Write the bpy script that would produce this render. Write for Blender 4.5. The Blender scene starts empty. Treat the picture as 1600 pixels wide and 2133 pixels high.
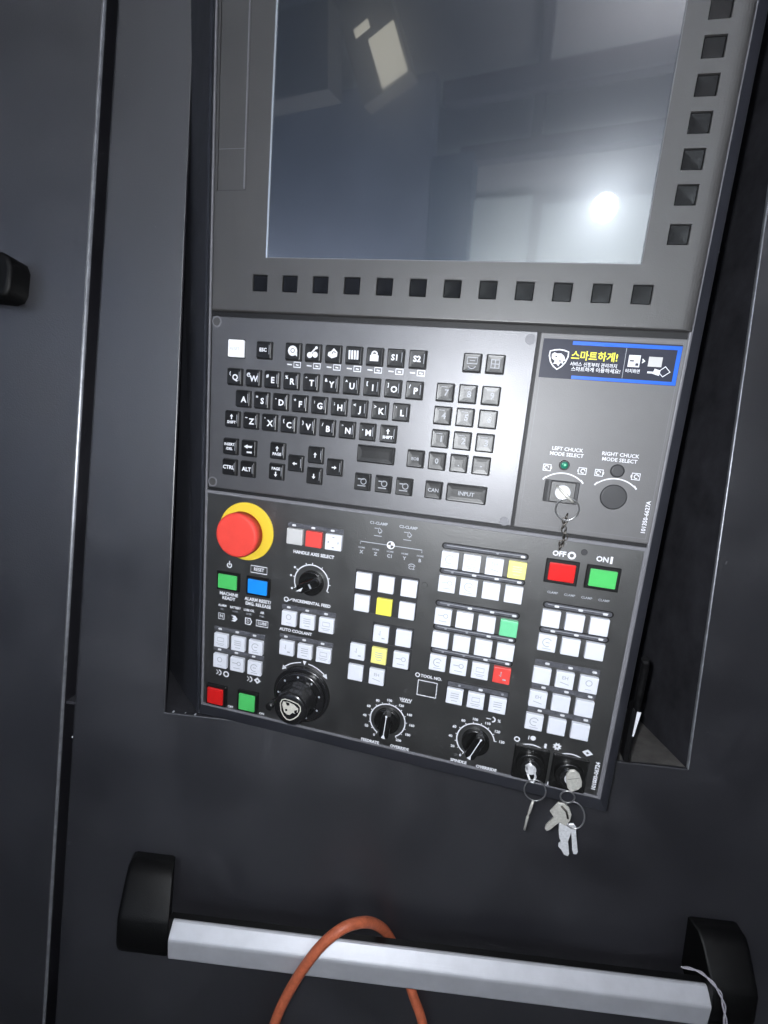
import bpy, bmesh, math, random
from mathutils import Matrix, Vector
random.seed(7)
sc = bpy.context.scene
COL = sc.collection
U = 0.001356            # one layout unit in metres
R = math.radians

# ---------------------------------------------------------------- camera
cd = bpy.data.cameras.new('camera'); cam = bpy.data.objects.new('camera', cd); COL.objects.link(cam)
cd.sensor_fit = 'VERTICAL'; cd.sensor_height = 36.0; cd.lens = 36.0 * 1004.0 / 2133.0
cd.clip_start = 0.01; cd.clip_end = 100
CM = Matrix(((0.99518, -0.09261, 0.03211), (0.0384, 0.06698, -0.99702), (0.09018, 0.99345, 0.07021)))
CAMLOC = Vector((10.5076, -325.827, 22.782)) * U
cam.matrix_world = Matrix.Translation(CAMLOC) @ CM.to_4x4()
sc.camera = cam
# ---------------------------------------------------------------- world, view
w = bpy.data.worlds.new('World'); sc.world = w; w.use_nodes = True
w.node_tree.nodes['Background'].inputs[0].default_value = (0.62, 0.72, 1.0, 1)
w.node_tree.nodes['Background'].inputs[1].default_value = 0.02
sc.view_settings.view_transform = 'Standard'; sc.view_settings.look = 'None'
sc.view_settings.exposure = 0.0; sc.view_settings.gamma = 1.0
# ---------------------------------------------------------------- the phone's flash beside the lens
fl = bpy.data.lights.new('flash', 'POINT'); fl.energy = 12.5; fl.shadow_soft_size = 0.004; fl.color = (0.93, 0.96, 1.0)
fo = bpy.data.objects.new('flash', fl); COL.objects.link(fo)
fo.location = CAMLOC + Vector(CM.col[0]) * -0.011 + Vector(CM.col[1]) * 0.013

# ================================================================ materials
MATS = {}
def mat(name, col, rough=0.5, metal=0.0, spec=0.5, coat=0.0, coat_r=0.03, noise=0.0, nscale=60, bump=0.0, bscale=900,
        rvar=0.0, emit=None, estr=0.0, ior=1.5, dust=0.0, trans=0.0):
    m = bpy.data.materials.new(name); m.use_nodes = True
    nt = m.node_tree; b = nt.nodes['Principled BSDF']
    def S(k, v): b.inputs[k].default_value = v
    S('Base Color', (*col, 1)); S('Roughness', rough); S('Metallic', metal); S('Specular IOR Level', spec)
    S('Coat Weight', coat); S('Coat Roughness', coat_r); S('IOR', ior); S('Transmission Weight', trans)
    if emit: S('Emission Color', (*emit, 1)); S('Emission Strength', estr)
    tc = nt.nodes.new('ShaderNodeTexCoord')
    L = nt.links.new
    if noise or rvar or dust:
        n = nt.nodes.new('ShaderNodeTexNoise'); n.inputs['Scale'].default_value = nscale; n.inputs['Detail'].default_value = 6
        n.inputs['Roughness'].default_value = 0.65
        L(tc.outputs['Object'], n.inputs['Vector'])
        src = None
        if noise:
            mr = nt.nodes.new('ShaderNodeMapRange'); mr.inputs[1].default_value = 0.3; mr.inputs[2].default_value = 0.7
            mr.inputs[3].default_value = 1 - noise; mr.inputs[4].default_value = 1 + noise
            L(n.outputs['Fac'], mr.inputs[0])
            mx = nt.nodes.new('ShaderNodeMix'); mx.data_type = 'RGBA'; mx.blend_type = 'MULTIPLY'
            mx.inputs[0].default_value = 1; mx.inputs[6].default_value = (*col, 1)
            L(mr.outputs[0], mx.inputs[7]); src = mx.outputs[2]
            L(src, b.inputs['Base Color'])
        if dust:
            d = nt.nodes.new('ShaderNodeTexVoronoi'); d.inputs['Scale'].default_value = 140; L(tc.outputs['Object'], d.inputs['Vector'])
            lt = nt.nodes.new('ShaderNodeMath'); lt.operation = 'LESS_THAN'; lt.inputs[1].default_value = 0.055; L(d.outputs['Distance'], lt.inputs[0])
            n2 = nt.nodes.new('ShaderNodeTexNoise'); n2.inputs['Scale'].default_value = 31; L(tc.outputs['Object'], n2.inputs['Vector'])
            g = nt.nodes.new('ShaderNodeMath'); g.operation = 'GREATER_THAN'; g.inputs[1].default_value = 0.63; L(n2.outputs['Fac'], g.inputs[0])
            mu = nt.nodes.new('ShaderNodeMath'); mu.operation = 'MULTIPLY'; L(lt.outputs[0], mu.inputs[0]); L(g.outputs[0], mu.inputs[1])
            mu2 = nt.nodes.new('ShaderNodeMath'); mu2.operation = 'MULTIPLY'; mu2.inputs[1].default_value = dust; L(mu.outputs[0], mu2.inputs[0])
            md = nt.nodes.new('ShaderNodeMix'); md.data_type = 'RGBA'; L(mu2.outputs[0], md.inputs[0])
            if src: L(src, md.inputs[6])
            else: md.inputs[6].default_value = (*col, 1)
            md.inputs[7].default_value = (0.4, 0.4, 0.42, 1); L(md.outputs[2], b.inputs['Base Color'])
        if rvar:
            mr = nt.nodes.new('ShaderNodeMapRange'); mr.inputs[1].default_value = 0.3; mr.inputs[2].default_value = 0.7
            mr.inputs[3].default_value = rough - rvar; mr.inputs[4].default_value = rough + rvar
            L(n.outputs['Fac'], mr.inputs[0]); L(mr.outputs[0], b.inputs['Roughness'])
    if bump:
        n = nt.nodes.new('ShaderNodeTexNoise'); n.inputs['Scale'].default_value = bscale; n.inputs['Detail'].default_value = 3
        L(tc.outputs['Object'], n.inputs['Vector'])
        bp = nt.nodes.new('ShaderNodeBump'); bp.inputs['Strength'].default_value = bump; bp.inputs['Distance'].default_value = 0.0004
        L(n.outputs['Fac'], bp.inputs['Height']); L(bp.outputs['Normal'], b.inputs['Normal'])
    MATS[name] = m; return m
mat('door_paint', (0.0118, 0.0117, 0.0165), 0.43, spec=0.9, ior=1.8, noise=0.25, nscale=7, bump=0.45, bscale=600, rvar=0.085, dust=0.25)
mat('edge_glint', (0.30, 0.31, 0.34), 0.36, metal=0.6, noise=0.3, nscale=60, bump=0.3)  # highlight on the rounded sheet edges, put into the colour
mat('recess_paint', (0.034, 0.034, 0.040), 0.8, spec=0.1, noise=0.3, nscale=30, bump=0.3)
mat('shelf_paint', (0.11, 0.105, 0.10), 0.7, noise=0.35, nscale=40, bump=0.3)
mat('housing_paint', (0.038, 0.040, 0.050), 0.42, noise=0.12, nscale=20, bump=0.3, rvar=0.05)
mat('rim_glint_trim', (0.16, 0.16, 0.175), 0.45, noise=0.1, bump=0.2)  # paler than the housing: edge highlight in the colour; also plain trim
mat('bezel_grey', (0.046, 0.0445, 0.0445), 0.47, spec=1.0, noise=0.07, nscale=25, bump=0.3, rvar=0.04, dust=0.2)
mat('keyboard_grey', (0.132, 0.132, 0.140), 0.48, spec=1.0, ior=1.8, metal=0.7, noise=0.06, nscale=25, bump=0.25, rvar=0.03)
mat('side_grey', (0.105, 0.103, 0.106), 0.50, spec=0.8, noise=0.05, nscale=25, bump=0.3)
mat('film_black', (0.007, 0.007, 0.0066), 0.47, spec=1.0, ior=1.75, noise=0.25, nscale=35, bump=0.3, rvar=0.05, dust=0.3)
mat('gap_black', (0.004, 0.004, 0.005), 0.6)
mat('key_black', (0.0055, 0.0055, 0.006), 0.38, spec=0.36, ior=1.65, bump=0.15, noise=0.2, nscale=200)
mat('softkey_black', (0.003, 0.003, 0.0035), 0.26, spec=0.22, bump=0.2, bscale=500, noise=0.3, nscale=300)
mat('print_white', (0.74, 0.75, 0.80), 0.5)
mat('print_grey', (0.30, 0.31, 0.34), 0.5)
mat('print_faint', (0.40, 0.42, 0.46), 0.5)
mat('button_bright', (0.90, 0.90, 0.93), 0.4)
mat('button_white', (0.72, 0.74, 0.81), 0.42, noise=0.03, nscale=80, rvar=0.04)
mat('button_grey', (0.52, 0.52, 0.52), 0.4, noise=0.04)
mat('button_yellow', (0.86, 0.80, 0.10), 0.4, noise=0.04)
mat('button_paleyellow', (0.86, 0.82, 0.26), 0.4, noise=0.04)
mat('button_mint', (0.16, 0.60, 0.31), 0.4, noise=0.04)
mat('button_green', (0.075, 0.50, 0.125), 0.35, noise=0.05, coat=0.3)
mat('button_blue', (0.012, 0.26, 0.83), 0.35, noise=0.05, coat=0.3)
mat('button_red', (0.60, 0.012, 0.012), 0.35, noise=0.06, coat=0.3)
mat('button_coral', (0.72, 0.07, 0.06), 0.4, noise=0.05)
mat('stop_red', (0.72, 0.06, 0.045), 0.6, spec=0.3, noise=0.05, bump=0.1)
mat('stop_yellow', (0.74, 0.54, 0.045), 0.45, noise=0.03)
mat('strip_smoke', (0.085, 0.087, 0.10), 0.3, spec=0.7, noise=0.4, nscale=400)
mat('cluster_grey', (0.030, 0.030, 0.032), 0.4, noise=0.2)
mat('led_off', (0.66, 0.67, 0.70), 0.35)
mat('lamp_green', (0.01, 0.16, 0.10), 0.15, coat=0.8)
mat('steel', (0.78, 0.79, 0.82), 0.42, metal=0.3, noise=0.15, nscale=500, rvar=0.08)
mat('ring_steel', (0.42, 0.42, 0.43), 0.3, metal=0.85)
mat('key_nickel', (0.56, 0.55, 0.51), 0.45, metal=0.35, noise=0.2, nscale=600, bump=0.3, rvar=0.1)
mat('dark_chain', (0.12, 0.11, 0.10), 0.35, metal=0.9)
mat('knob_black', (0.008, 0.008, 0.008), 0.24, spec=0.7, bump=0.1)
mat('wheel_black', (0.012, 0.012, 0.013), 0.20, spec=0.8, bump=0.1)
mat('rubber_black', (0.0035, 0.0035, 0.004), 0.5, spec=0.3, bump=0.4)
mat('grip_black', (0.0015, 0.0015, 0.0017), 0.5, spec=0.25, bump=0.4)
mat('sticker_dark', (0.026, 0.028, 0.044), 0.45, spec=0.25, noise=0.1)
mat('sticker_blue', (0.008, 0.11, 0.62), 0.35)
mat('print_yellow', (0.85, 0.80, 0.06), 0.5)
mat('hose_orange', (0.50, 0.125, 0.058), 0.5, coat=0.12, noise=0.22, nscale=160, bump=0.5)
mat('string_white', (0.42, 0.40, 0.45), 0.8, noise=0.3, nscale=900)
mat('emblem_silver', (0.62, 0.60, 0.54), 0.5, metal=0.2, noise=0.2, nscale=900)
mat('plug_grey', (0.035, 0.035, 0.038), 0.5)
mat('screen_edge', (0.72, 0.78, 0.86), 0.25, metal=0.6)
# anodised aluminium: fine lengthwise drawing marks
m = mat('aluminium', (0.56, 0.57, 0.61), 0.45, metal=0.35, noise=0.07, nscale=40, rvar=0.05)
nt = m.node_tree; b = nt.nodes['Principled BSDF']
tc = nt.nodes.new('ShaderNodeTexCoord'); mp = nt.nodes.new('ShaderNodeMapping'); mp.inputs['Scale'].default_value = (6, 1400, 1400)
nn = nt.nodes.new('ShaderNodeTexNoise'); nn.inputs['Scale'].default_value = 1.0; nn.inputs['Detail'].default_value = 4
nt.links.new(tc.outputs['Object'], mp.inputs[0]); nt.links.new(mp.outputs[0], nn.inputs['Vector'])
bp = nt.nodes.new('ShaderNodeBump'); bp.inputs['Strength'].default_value = 0.25; bp.inputs['Distance'].default_value = 0.0002
nt.links.new(nn.outputs['Fac'], bp.inputs['Height']); nt.links.new(bp.outputs[0], b.inputs['Normal'])
# display glass: dark glossy sheet with a wide haze lobe from its anti-glare film
m = bpy.data.materials.new('display_glass'); m.use_nodes = True; nt = m.node_tree; b = nt.nodes['Principled BSDF']
b.inputs['Base Color'].default_value = (0.018, 0.024, 0.034, 1); b.inputs['Roughness'].default_value = 0.21
b.inputs['IOR'].default_value = 1.9; b.inputs['Coat Weight'].default_value = 1.0; b.inputs['Coat Roughness'].default_value = 0.012
b.inputs['Coat IOR'].default_value = 1.65
tc = nt.nodes.new('ShaderNodeTexCoord'); nn = nt.nodes.new('ShaderNodeTexNoise'); nn.inputs['Scale'].default_value = 11; nn.inputs['Detail'].default_value = 5
mr = nt.nodes.new('ShaderNodeMapRange'); mr.inputs[1].default_value = 0.35; mr.inputs[2].default_value = 0.7; mr.inputs[3].default_value = 0.012; mr.inputs[4].default_value = 0.045
nt.links.new(tc.outputs['Object'], nn.inputs['Vector']); nt.links.new(nn.outputs['Fac'], mr.inputs[0]); nt.links.new(mr.outputs[0], b.inputs['Coat Roughness'])
MATS['display_glass'] = m
# hall behind the photographer
mat('hall_wall', (0.60, 0.60, 0.63), 0.7, noise=0.06, nscale=1.2)
mat('hall_beam', (0.10, 0.10, 0.125), 0.6, noise=0.15, nscale=1.5)
mat('hall_panel', (0.82, 0.90, 0.92), 0.6, noise=0.06, nscale=1.0)
mat('hall_machine', (0.24, 0.28, 0.38), 0.5, noise=0.3, nscale=0.8)
mat('hall_machine_dark', (0.09, 0.13, 0.20), 0.5, noise=0.3, nscale=0.8)
mat('hall_duct', (0.30, 0.295, 0.29), 0.5, noise=0.15, nscale=2)
mat('hall_floor', (0.03, 0.03, 0.03), 0.5, noise=0.2, nscale=1)
mat('lamp_glow', (0.8, 0.8, 0.8), 0.5, emit=(1.0, 0.95, 0.78), estr=3.6)
mat('tube_dim', (0.8, 0.8, 0.8), 0.5, emit=(0.86, 0.92, 1.0), estr=8.0)
mat('added_tube_glow', (0.8, 0.8, 0.8), 0.5, emit=(0.96, 0.97, 1.0), estr=80.0)  # for the added tubes that brighten the hall wall, boards and machine
mat('flood_glow', (0.8, 0.8, 0.8), 0.5, emit=(0.82, 0.90, 1.0), estr=170.0)

# ================================================================ mesh helpers (units, v downwards)
class MB:
    """collects faces in layout units (x right, y away from the viewer, z up) with material slots"""
    def __init__(s): s.bm = bmesh.new(); s.mats = []
    def mi(s, m):
        if m not in s.mats: s.mats.append(m)
        return s.mats.index(m)
    def loops(s, loops, m, cap0=False, cap1=True, closed=True, smooth=False):
        k = s.mi(m); vs = [[s.bm.verts.new(p) for p in l] for l in loops]; n = len(vs[0])
        for a, b in zip(vs, vs[1:]):
            for i in range(n if closed else n - 1):
                j = (i + 1) % n
                f = s.bm.faces.new((a[i], a[j], b[j], b[i])); f.material_index = k; f.smooth = smooth
        if cap1: f = s.bm.faces.new(vs[-1]); f.material_index = k
        if cap0: f = s.bm.faces.new(vs[0][::-1]); f.material_index = k
        return s
    def slab(s, shape, y0, y1, m, bev=0.0, at=(0, 0), dish=None, seg=1, cap0=False, smooth=False):
        """shape(inset) -> [(x,z)]; grows from y0 (base) to y1 (front, smaller y)"""
        ax, az = at; d = 1 if y1 < y0 else -1
        L = [[(x + ax, y0, z + az) for x, z in shape(0)]]
        if bev:
            for i in range(seg + 1):
                t = i / seg * math.pi / 2 if seg > 1 else i * math.pi / 2
                L.append([(x + ax, y1 + d * bev * (1 - math.sin(t)), z + az) for x, z in shape(bev * (1 - math.cos(t)))])
        else: L.append([(x + ax, y1, z + az) for x, z in shape(0)])
        if dish:
            for ins, dep in dish: L.append([(x + ax, y1 + d * dep, z + az) for x, z in shape(ins)])
        return s.loops(L, m, cap0=cap0, smooth=smooth)
    def tube(s, pts, r, m, n=10, closed=False, radii=None, caps=True):
        P = [Vector(p) for p in pts]; N = len(P); rings = []; up = Vector((0.13, 0.9, 0.41)).normalized(); k = s.mi(m)
        for i in range(N):
            if closed: t = P[(i + 1) % N] - P[i - 1]
            else: t = P[min(i + 1, N - 1)] - P[max(i - 1, 0)]
            t.normalize(); up = (up - t * up.dot(t)).normalized() if abs(up.dot(t)) < 0.99 else t.orthogonal().normalized()
            b = t.cross(up); rr = radii[i] if radii else r
            rings.append([s.bm.verts.new(P[i] + (up * math.cos(a) + b * math.sin(a)) * rr) for a in [2 * math.pi * j / n for j in range(n)]])
        for i in range(N if closed else N - 1):
            a, b = rings[i], rings[(i + 1) % N]
            off = 0
            if closed and i == N - 1:
                off = min(range(n), key=lambda o: (a[0].co - b[o].co).length)
            for j in range(n):
                f = s.bm.faces.new((a[j], a[(j + 1) % n], b[(j + 1 + off) % n], b[(j + off) % n])); f.smooth = True; f.material_index = k
        if not closed and caps:
            for q in (rings[0][::-1], rings[-1]): f = s.bm.faces.new(q); f.material_index = k
        return s
    def box(s, x0, x1, y0, y1, z0, z1, m, bev=0.0):
        def sh(i): return [(x0 + i, z0 + i), (x1 - i, z0 + i), (x1 - i, z1 - i), (x0 + i, z1 - i)]
        return s.slab(sh, max(y0, y1), min(y0, y1), m, bev=bev, cap0=True)
    def poly(s, pts, y, m):
        f = s.bm.faces.new([s.bm.verts.new((x, y, z)) for x, z in pts]); f.material_index = s.mi(m); return s
    def flat_stroke(s, pts, wd, y, m, closed=False):
        """a thin printed line"""
        P = [Vector(p) for p in pts]; n = len(P)
        Lf = []; Rt = []
        for i in range(n):
            a = P[i - 1] if (i or closed) else P[i]; b = P[(i + 1) % n] if (i < n - 1 or closed) else P[i]
            t = (b - a).normalized(); nn = Vector((-t.y, t.x)) * wd / 2
            Lf.append(P[i] + nn); Rt.append(P[i] - nn)
        k = s.mi(m)
        VL = [s.bm.verts.new((p.x, y, p.y)) for p in Lf]; VR = [s.bm.verts.new((p.x, y, p.y)) for p in Rt]
        for i in range(n if closed else n - 1):
            j = (i + 1) % n
            f = s.bm.faces.new((VR[i], VR[j], VL[j], VL[i])); f.material_index = k
        return s
    def arc(s, cx, cz, r, a0, a1, wd, y, m, n=28):
        pts = [(cx + r * math.cos(R(a0 + (a1 - a0) * i / n)), cz + r * math.sin(R(a0 + (a1 - a0) * i / n))) for i in range(n + (0 if abs(a1 - a0) >= 360 else 1))]
        return s.flat_stroke(pts, wd, y, m, closed=abs(a1 - a0) >= 360)
    def disc(s, cx, cz, r, y, m, n=14): return s.poly([(cx + r * math.cos(2 * math.pi * i / n), cz + r * math.sin(2 * math.pi * i / n)) for i in range(n)], y, m)
    def text(s, body, size, x, z, y, m, rot=0.0, bold=0.02, align='CENTER', squash=1.0):
        me = text_mesh(body, bold, align)
        M = Matrix.Translation((x, y, z)) @ Matrix.Rotation(-rot, 4, 'Y') @ Matrix.Diagonal((size * squash, 1, size, 1)) @ Matrix.Rotation(R(90), 4, 'X')
        k = s.mi(m); vs = [s.bm.verts.new(M @ v.co) for v in me.vertices]
        for p in me.polygons:
            try: f = s.bm.faces.new([vs[i] for i in p.vertices]); f.material_index = k
            except ValueError: pass
        return s
    def build(s, name, parent=None, at=(0, 0, 0), label=None, kind=None, recalc=True):
        bmesh.ops.scale(s.bm, vec=(U, U, U), verts=s.bm.verts)
        me = bpy.data.meshes.new(name)
        s.bm.to_mesh(me); s.bm.free()
        for mm in s.mats: me.materials.append(MATS[mm])
        return link(name, me, parent, at, label, kind)
def link(name, me, parent=None, at=(0, 0, 0), label=None, kind=None):
    o = bpy.data.objects.new(name, me); COL.objects.link(o)
    if parent: o.parent = parent
    o.location = Vector(at) * U
    if label: o['label'] = label
    if kind: o['kind'] = kind
    return o
def thing(name, label, cat, group=None, loc=(0, 0, 0), rot=None):
    o = bpy.data.objects.new(name, None); COL.objects.link(o); o.empty_display_size = 0.02
    o.location = Vector(loc) * U
    if rot is not None: o.matrix_world = Matrix.Translation(Vector(loc) * U) @ rot.to_4x4()
    o['label'] = label; o['category'] = cat
    if group: o['group'] = group
    return o
def tag(o, label, cat, group=None):
    o['label'] = label; o['category'] = cat
    if group: o['group'] = group
    return o
_tc = {}
def text_mesh(body, bold, align):
    k = (body, bold, align)
    if k not in _tc:
        c = bpy.data.curves.new('t', 'FONT'); c.body = body; c.size = 1.4; c.offset = bold; c.resolution_u = 2
        c.align_x = align; c.align_y = 'CENTER'
        o = bpy.data.objects.new('t', c); COL.objects.link(o)
        bpy.context.view_layer.update()
        me = bpy.data.meshes.new_from_object(o.evaluated_get(bpy.context.evaluated_depsgraph_get()))
        bpy.data.objects.remove(o); bpy.data.curves.remove(c)
        _tc[k] = me
    return _tc[k]
def rr(w, h, r, n=3):
    def f(i):
        a, b = w / 2 - i, h / 2 - i; q = max(0.02, r - i * 0.6); out = []
        for cx, cz, s in ((a - q, b - q, 0), (-a + q, b - q, 90), (-a + q, -b + q, 180), (a - q, -b + q, 270)):
            for j in range(n + 1): out.append((cx + q * math.cos(R(s + 90 * j / n)), cz + q * math.sin(R(s + 90 * j / n))))
        return out[::-1]
    return f
def circ(r, n=32):
    return lambda i: [((r - i) * math.cos(-2 * math.pi * j / n), (r - i) * math.sin(-2 * math.pi * j / n)) for j in range(n)]
def polyshape(pts):
    cx = sum(p[0] for p in pts) / len(pts); cz = sum(p[1] for p in pts) / len(pts)
    def f(i):
        out = []
        for x, z in pts:
            d = math.hypot(x - cx, z - cz); k = max(0.05, (d - i) / d); out.append((cx + (x - cx) * k, cz + (z - cz) * k))
        return out
    return f
def holed(mb, x0, x1, z0, z1, holes, y, depth, m, mw=None):
    """flat plate with real rectangular openings (hx0,hx1,hz0,hz1), their walls going back by depth"""
    xs = sorted({x0, x1, *[h[0] for h in holes], *[h[1] for h in holes]})
    zs = sorted({z0, z1, *[h[2] for h in holes], *[h[3] for h in holes]})
    V = {}
    def v(x, z, yy=y):
        k = (x, z, yy)
        if k not in V: V[k] = mb.bm.verts.new((x, yy, z))
        return V[k]
    k = mb.mi(m); kw = mb.mi(mw or m)
    for a, b in zip(xs, xs[1:]):
        for c, d in zip(zs, zs[1:]):
            cx, cz = (a + b) / 2, (c + d) / 2
            if any(h[0] < cx < h[1] and h[2] < cz < h[3] for h in holes): continue
            f = mb.bm.faces.new((v(a, c), v(b, c), v(b, d), v(a, d))); f.material_index = k
    for h in holes:
        q = [(h[0], h[2]), (h[1], h[2]), (h[1], h[3]), (h[0], h[3])]
        A = [mb.bm.verts.new((p[0], y, p[1])) for p in q]; B = [mb.bm.verts.new((p[0], y + depth, p[1])) for p in q]
        for i in range(4):
            j = (i + 1) % 4; f = mb.bm.faces.new((A[j], A[i], B[i], B[j])); f.material_index = kw

# ================================================================ machine front: cover, doors, recess
FW = 55.0     # depth of the sheet-metal front
OX0, OX1, OZ0, OZ1 = -168.0, 259.5, -187.0, 470.0      # opening of the recess
machine_frame = MB()
machine_frame.box(-520, 620, FW + 26, FW + 30, -760, 640, 'gap_black')
mf = MB()
# a back sheet with the recess cut out would double the recess walls, so the frame is three strips
mf.box(-520, OX0 - 60, FW + 24, FW + 28, -760, 640, 'gap_black')
mf.box(OX1 + 6, 620, FW + 24, FW + 28, -760, 640, 'gap_black')
mf.box(OX0 - 60, OX1 + 6, FW + 24, FW + 28, -760, OZ0 - 6, 'gap_black')
machine_frame.bm.free()
o = mf.build('machine_frame', kind='structure')

cover = thing('machine_front_cover', 'dark grey metal front with the control panel in its opening and a silver handle below', 'machine cover', loc=(0, FW, 0))
mb = MB()
gx = -241.5
def SEAM(z): return z * 0.0145 - 1.5
def ring_rect(x0, x1, z0, z1): return [(x0, z0), (x1, z0), (x1, z1), (x0, z1)]
# front sheet: outer rim rounded, opening rim rounded
holed(mb, gx + 2.5, 560, -700, 600, [(OX0 - 1.0, OX1 + 1.0, OZ0 - 1.0, OZ1)], 0, 0.01, 'door_paint')
def arcstrip(mb, p0, p1, n, m, seg=5, r=1.0, depth=14):
    """quarter-round lip along the edge p0-p1, rolling towards direction n, then a wall straight back"""
    L = []
    for i in range(seg + 1):
        t = i / seg * math.pi / 2
        L.append([(p[0] + n[0] * r * math.sin(t), r * (1 - math.cos(t)), p[1] + n[1] * r * math.sin(t)) for p in (p0, p1)])
    L.append([(p[0] + n[0] * r, depth, p[1] + n[1] * r) for p in (p0, p1)])
    mb.loops(L, m, cap1=False, closed=False, smooth=True)
arcstrip(mb, (OX0 - 1, OZ1), (OX0 - 1, OZ0 - 1), (1, 0), 'door_paint', r=1.0, depth=2.2)
arcstrip(mb, (OX0 - 1, OZ0 - 1), (OX1 + 1, OZ0 - 1), (0, 1), 'door_paint', r=1.0, depth=2.2)
arcstrip(mb, (OX1 + 1, OZ0 - 1), (OX1 + 1, OZ1), (-1, 0), 'edge_glint', r=1.0, depth=2.2)  # right lip coloured bright as a highlight
arcstrip(mb, (gx + 2.5, -700), (gx + 2.5, 600), (-1, 0), 'door_paint', r=2.5, depth=24)
for v in mb.bm.verts:
    if abs(v.co.x - OX0) < 2 and v.co.z > OZ0 + 5: v.co.x -= (v.co.z - OZ0) * 0.0185
    elif v.co.x < gx + 4: v.co.x += SEAM(v.co.z)
mb.build('front_sheet', cover)
mb = MB()
mb.box(-330, -327, 30, 330, OZ0 - 3, OZ1, 'recess_paint')
mb.box(OX1 + 0.5, OX1 + 3, 2.4, 330, OZ0 - 3, OZ1, 'recess_paint')
mb.box(-330, OX1, 330, 334, OZ0 - 3, OZ1, 'recess_paint')
mb.box(OX0, OX1, 2.4, 330, OZ1, OZ1 + 3, 'recess_paint')
mb.box(-330, 120, 2.4, 330, OZ0 - 3, OZ0 - 0.6, 'recess_paint')
mb.build('recess_lining', cover)
MB().box(121, OX1 - 0.1, 2.4, 329.8, OZ0 - 3, OZ0 - 0.3, 'shelf_paint', bev=0.3).build('recess_floor', cover)
# dirt crumbs caught along the opening's lower lip
mb = MB()
for x, z, r in ((-161, -185.8, 1.0), (-142.5, -186.2, 1.0), (-151, -185.9, 0.5)):
    mb.slab(polyshape([(r * math.cos(a) * random.uniform(.7, 1.2), r * 0.6 * math.sin(a)) for a in [i * 1.05 for i in range(6)]][::-1]), 1.5, -0.4, 'print_faint', bev=0.2, at=(x, z), cap0=True)
mb.build('crumbs', cover, kind='stuff')

# long handle: two black arms and an aluminium bar
def arm(parent, x0, x1, flip=1):
    prof = [(0, -311), (-11, -311.5), (-17, -317), (-31, -336.5), (-33.3, -341), (-33.3, -362), (-31, -368.5), (-26, -371.5), (-14, -369), (-6, -362), (0, -352)]
    prof = [(y, z) for y, z in prof]
    cy = sum(p[0] for p in prof) / len(prof); cz = sum(p[1] for p in prof) / len(prof)
    def lp(x, k): return [(x, min(0.0, cy + (y - cy) * k) if y < 0 else 0.0, cz + (z - cz) * k) for y, z in prof]
    out, inn = (x0, x1) if flip > 0 else (x1, x0)
    s = 1 if inn > out else -1
    def lq(x, k): return [(x - (12.5 if s > 0 else 3.5) * (1 + max(y, -33) / 33), y, z) for x, y, z in lp(x, k)]
    def lo(x, k): return [(x - s * (1 + max(y, -33) / 33) * (7 if s > 0 else 3), y, z) for x, y, z in lp(x, k)]
    mb = MB(); mb.loops([lo(out, 0.86), lo(out + s * 0.5, 0.93), lo(out + s * 1.8, 0.975), lo(out + s * 4.5, 1.0), lq(inn - s * 2, 1.0), lq(inn, 0.97)], 'grip_black', cap0=True, smooth=True)
    bmesh.ops.recalc_face_normals(mb.bm, faces=mb.bm.faces)
    return mb
handle = MB()
# black core behind the bar (the parent part of the handle)
def bar_prof(pr, x0, x1, mb, m):
    mb.loops([[(x0, y, z) for y, z in pr], [(x1, y, z) for y, z in pr]], m, cap0=True, )
    bmesh.ops.recalc_face_normals(mb.bm, faces=mb.bm.faces)
bar_prof([(-18.5, -343.0), (-24.5, -343.2), (-29, -350), (-27.5, -368), (-18, -369)], -143, 281.5, handle, 'rubber_black')
hnd = handle.build('handle', cover)
mb = MB()
pr = [(-24.0, -342.8), (-25.4, -342.2), (-26.8, -342.8), (-32.9, -350.4), (-33.5, -351.4), (-33.8, -352.6), (-33.8, -353.8), (-31.9, -368.6), (-31.0, -370.2), (-29.4, -370.9), (-27.5, -370.6), (-26, -369.0), (-25, -352)]
bar_prof(pr, -138.7, 279.4, mb, 'aluminium'); mb.build('grip_bar', hnd)
arm(hnd, -181, -139).build('handle_arm', hnd)
arm(hnd, 279.8, 314, -1).build('handle_arm', hnd)

# left door beyond the seam
door = thing('machine_door', 'dark grey machine door left of the bright seam, with a black handle end at the picture edge', 'machine door', loc=(0, FW, 0))
mb = MB()
dx = -249.5
holed(mb, -560, dx - 3, -700, 600, [], -1.0, 0.01, 'door_paint')
L = []
for i in range(9):
    t = i / 8 * math.pi / 2
    L.append([(dx - 3 + 3 * math.sin(t), -1 + 3 * (1 - math.cos(t)), z) for z in (-700, 600)])
mb.loops(L[:3], 'door_paint', cap1=False, closed=False, smooth=True)
mb.loops(L[2:7], 'edge_glint', cap1=False, closed=False, smooth=True)  # middle of the roll coloured bright as a highlight line
mb.loops(L[6:] + [[(dx, 23.5, z) for z in (-700, 600)]], 'door_paint', cap1=False, closed=False, smooth=True)
for v in mb.bm.verts:
    if v.co.x > dx - 6: v.co.x += SEAM(v.co.z)
mb.build('door_sheet', door)
mb = MB()
def sh(i): return [(x, z) for x, z in [(-400 + i, 129.5 + i), (-305 - i, 128 + i), (-299 - i, 130.5 + i), (-296.5 - i, 136 + i), (-295.5 - i, 153 - i), (-298 - i, 159 - i), (-304 - i, 162 - i), (-400 + i, 164 - i)]]
mb.slab(lambda i: [(x, z + 3.5) for x, z in sh(i)], -1.2, -20, 'grip_black', bev=3.0, seg=4, smooth=True)
mb.build('handle_end', door)
mb = MB(); mb.slab(rr(7.2, 0.7, 0.3), 0, -0.8, 'grip_black', bev=0.2); mb.bm.free()
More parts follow.
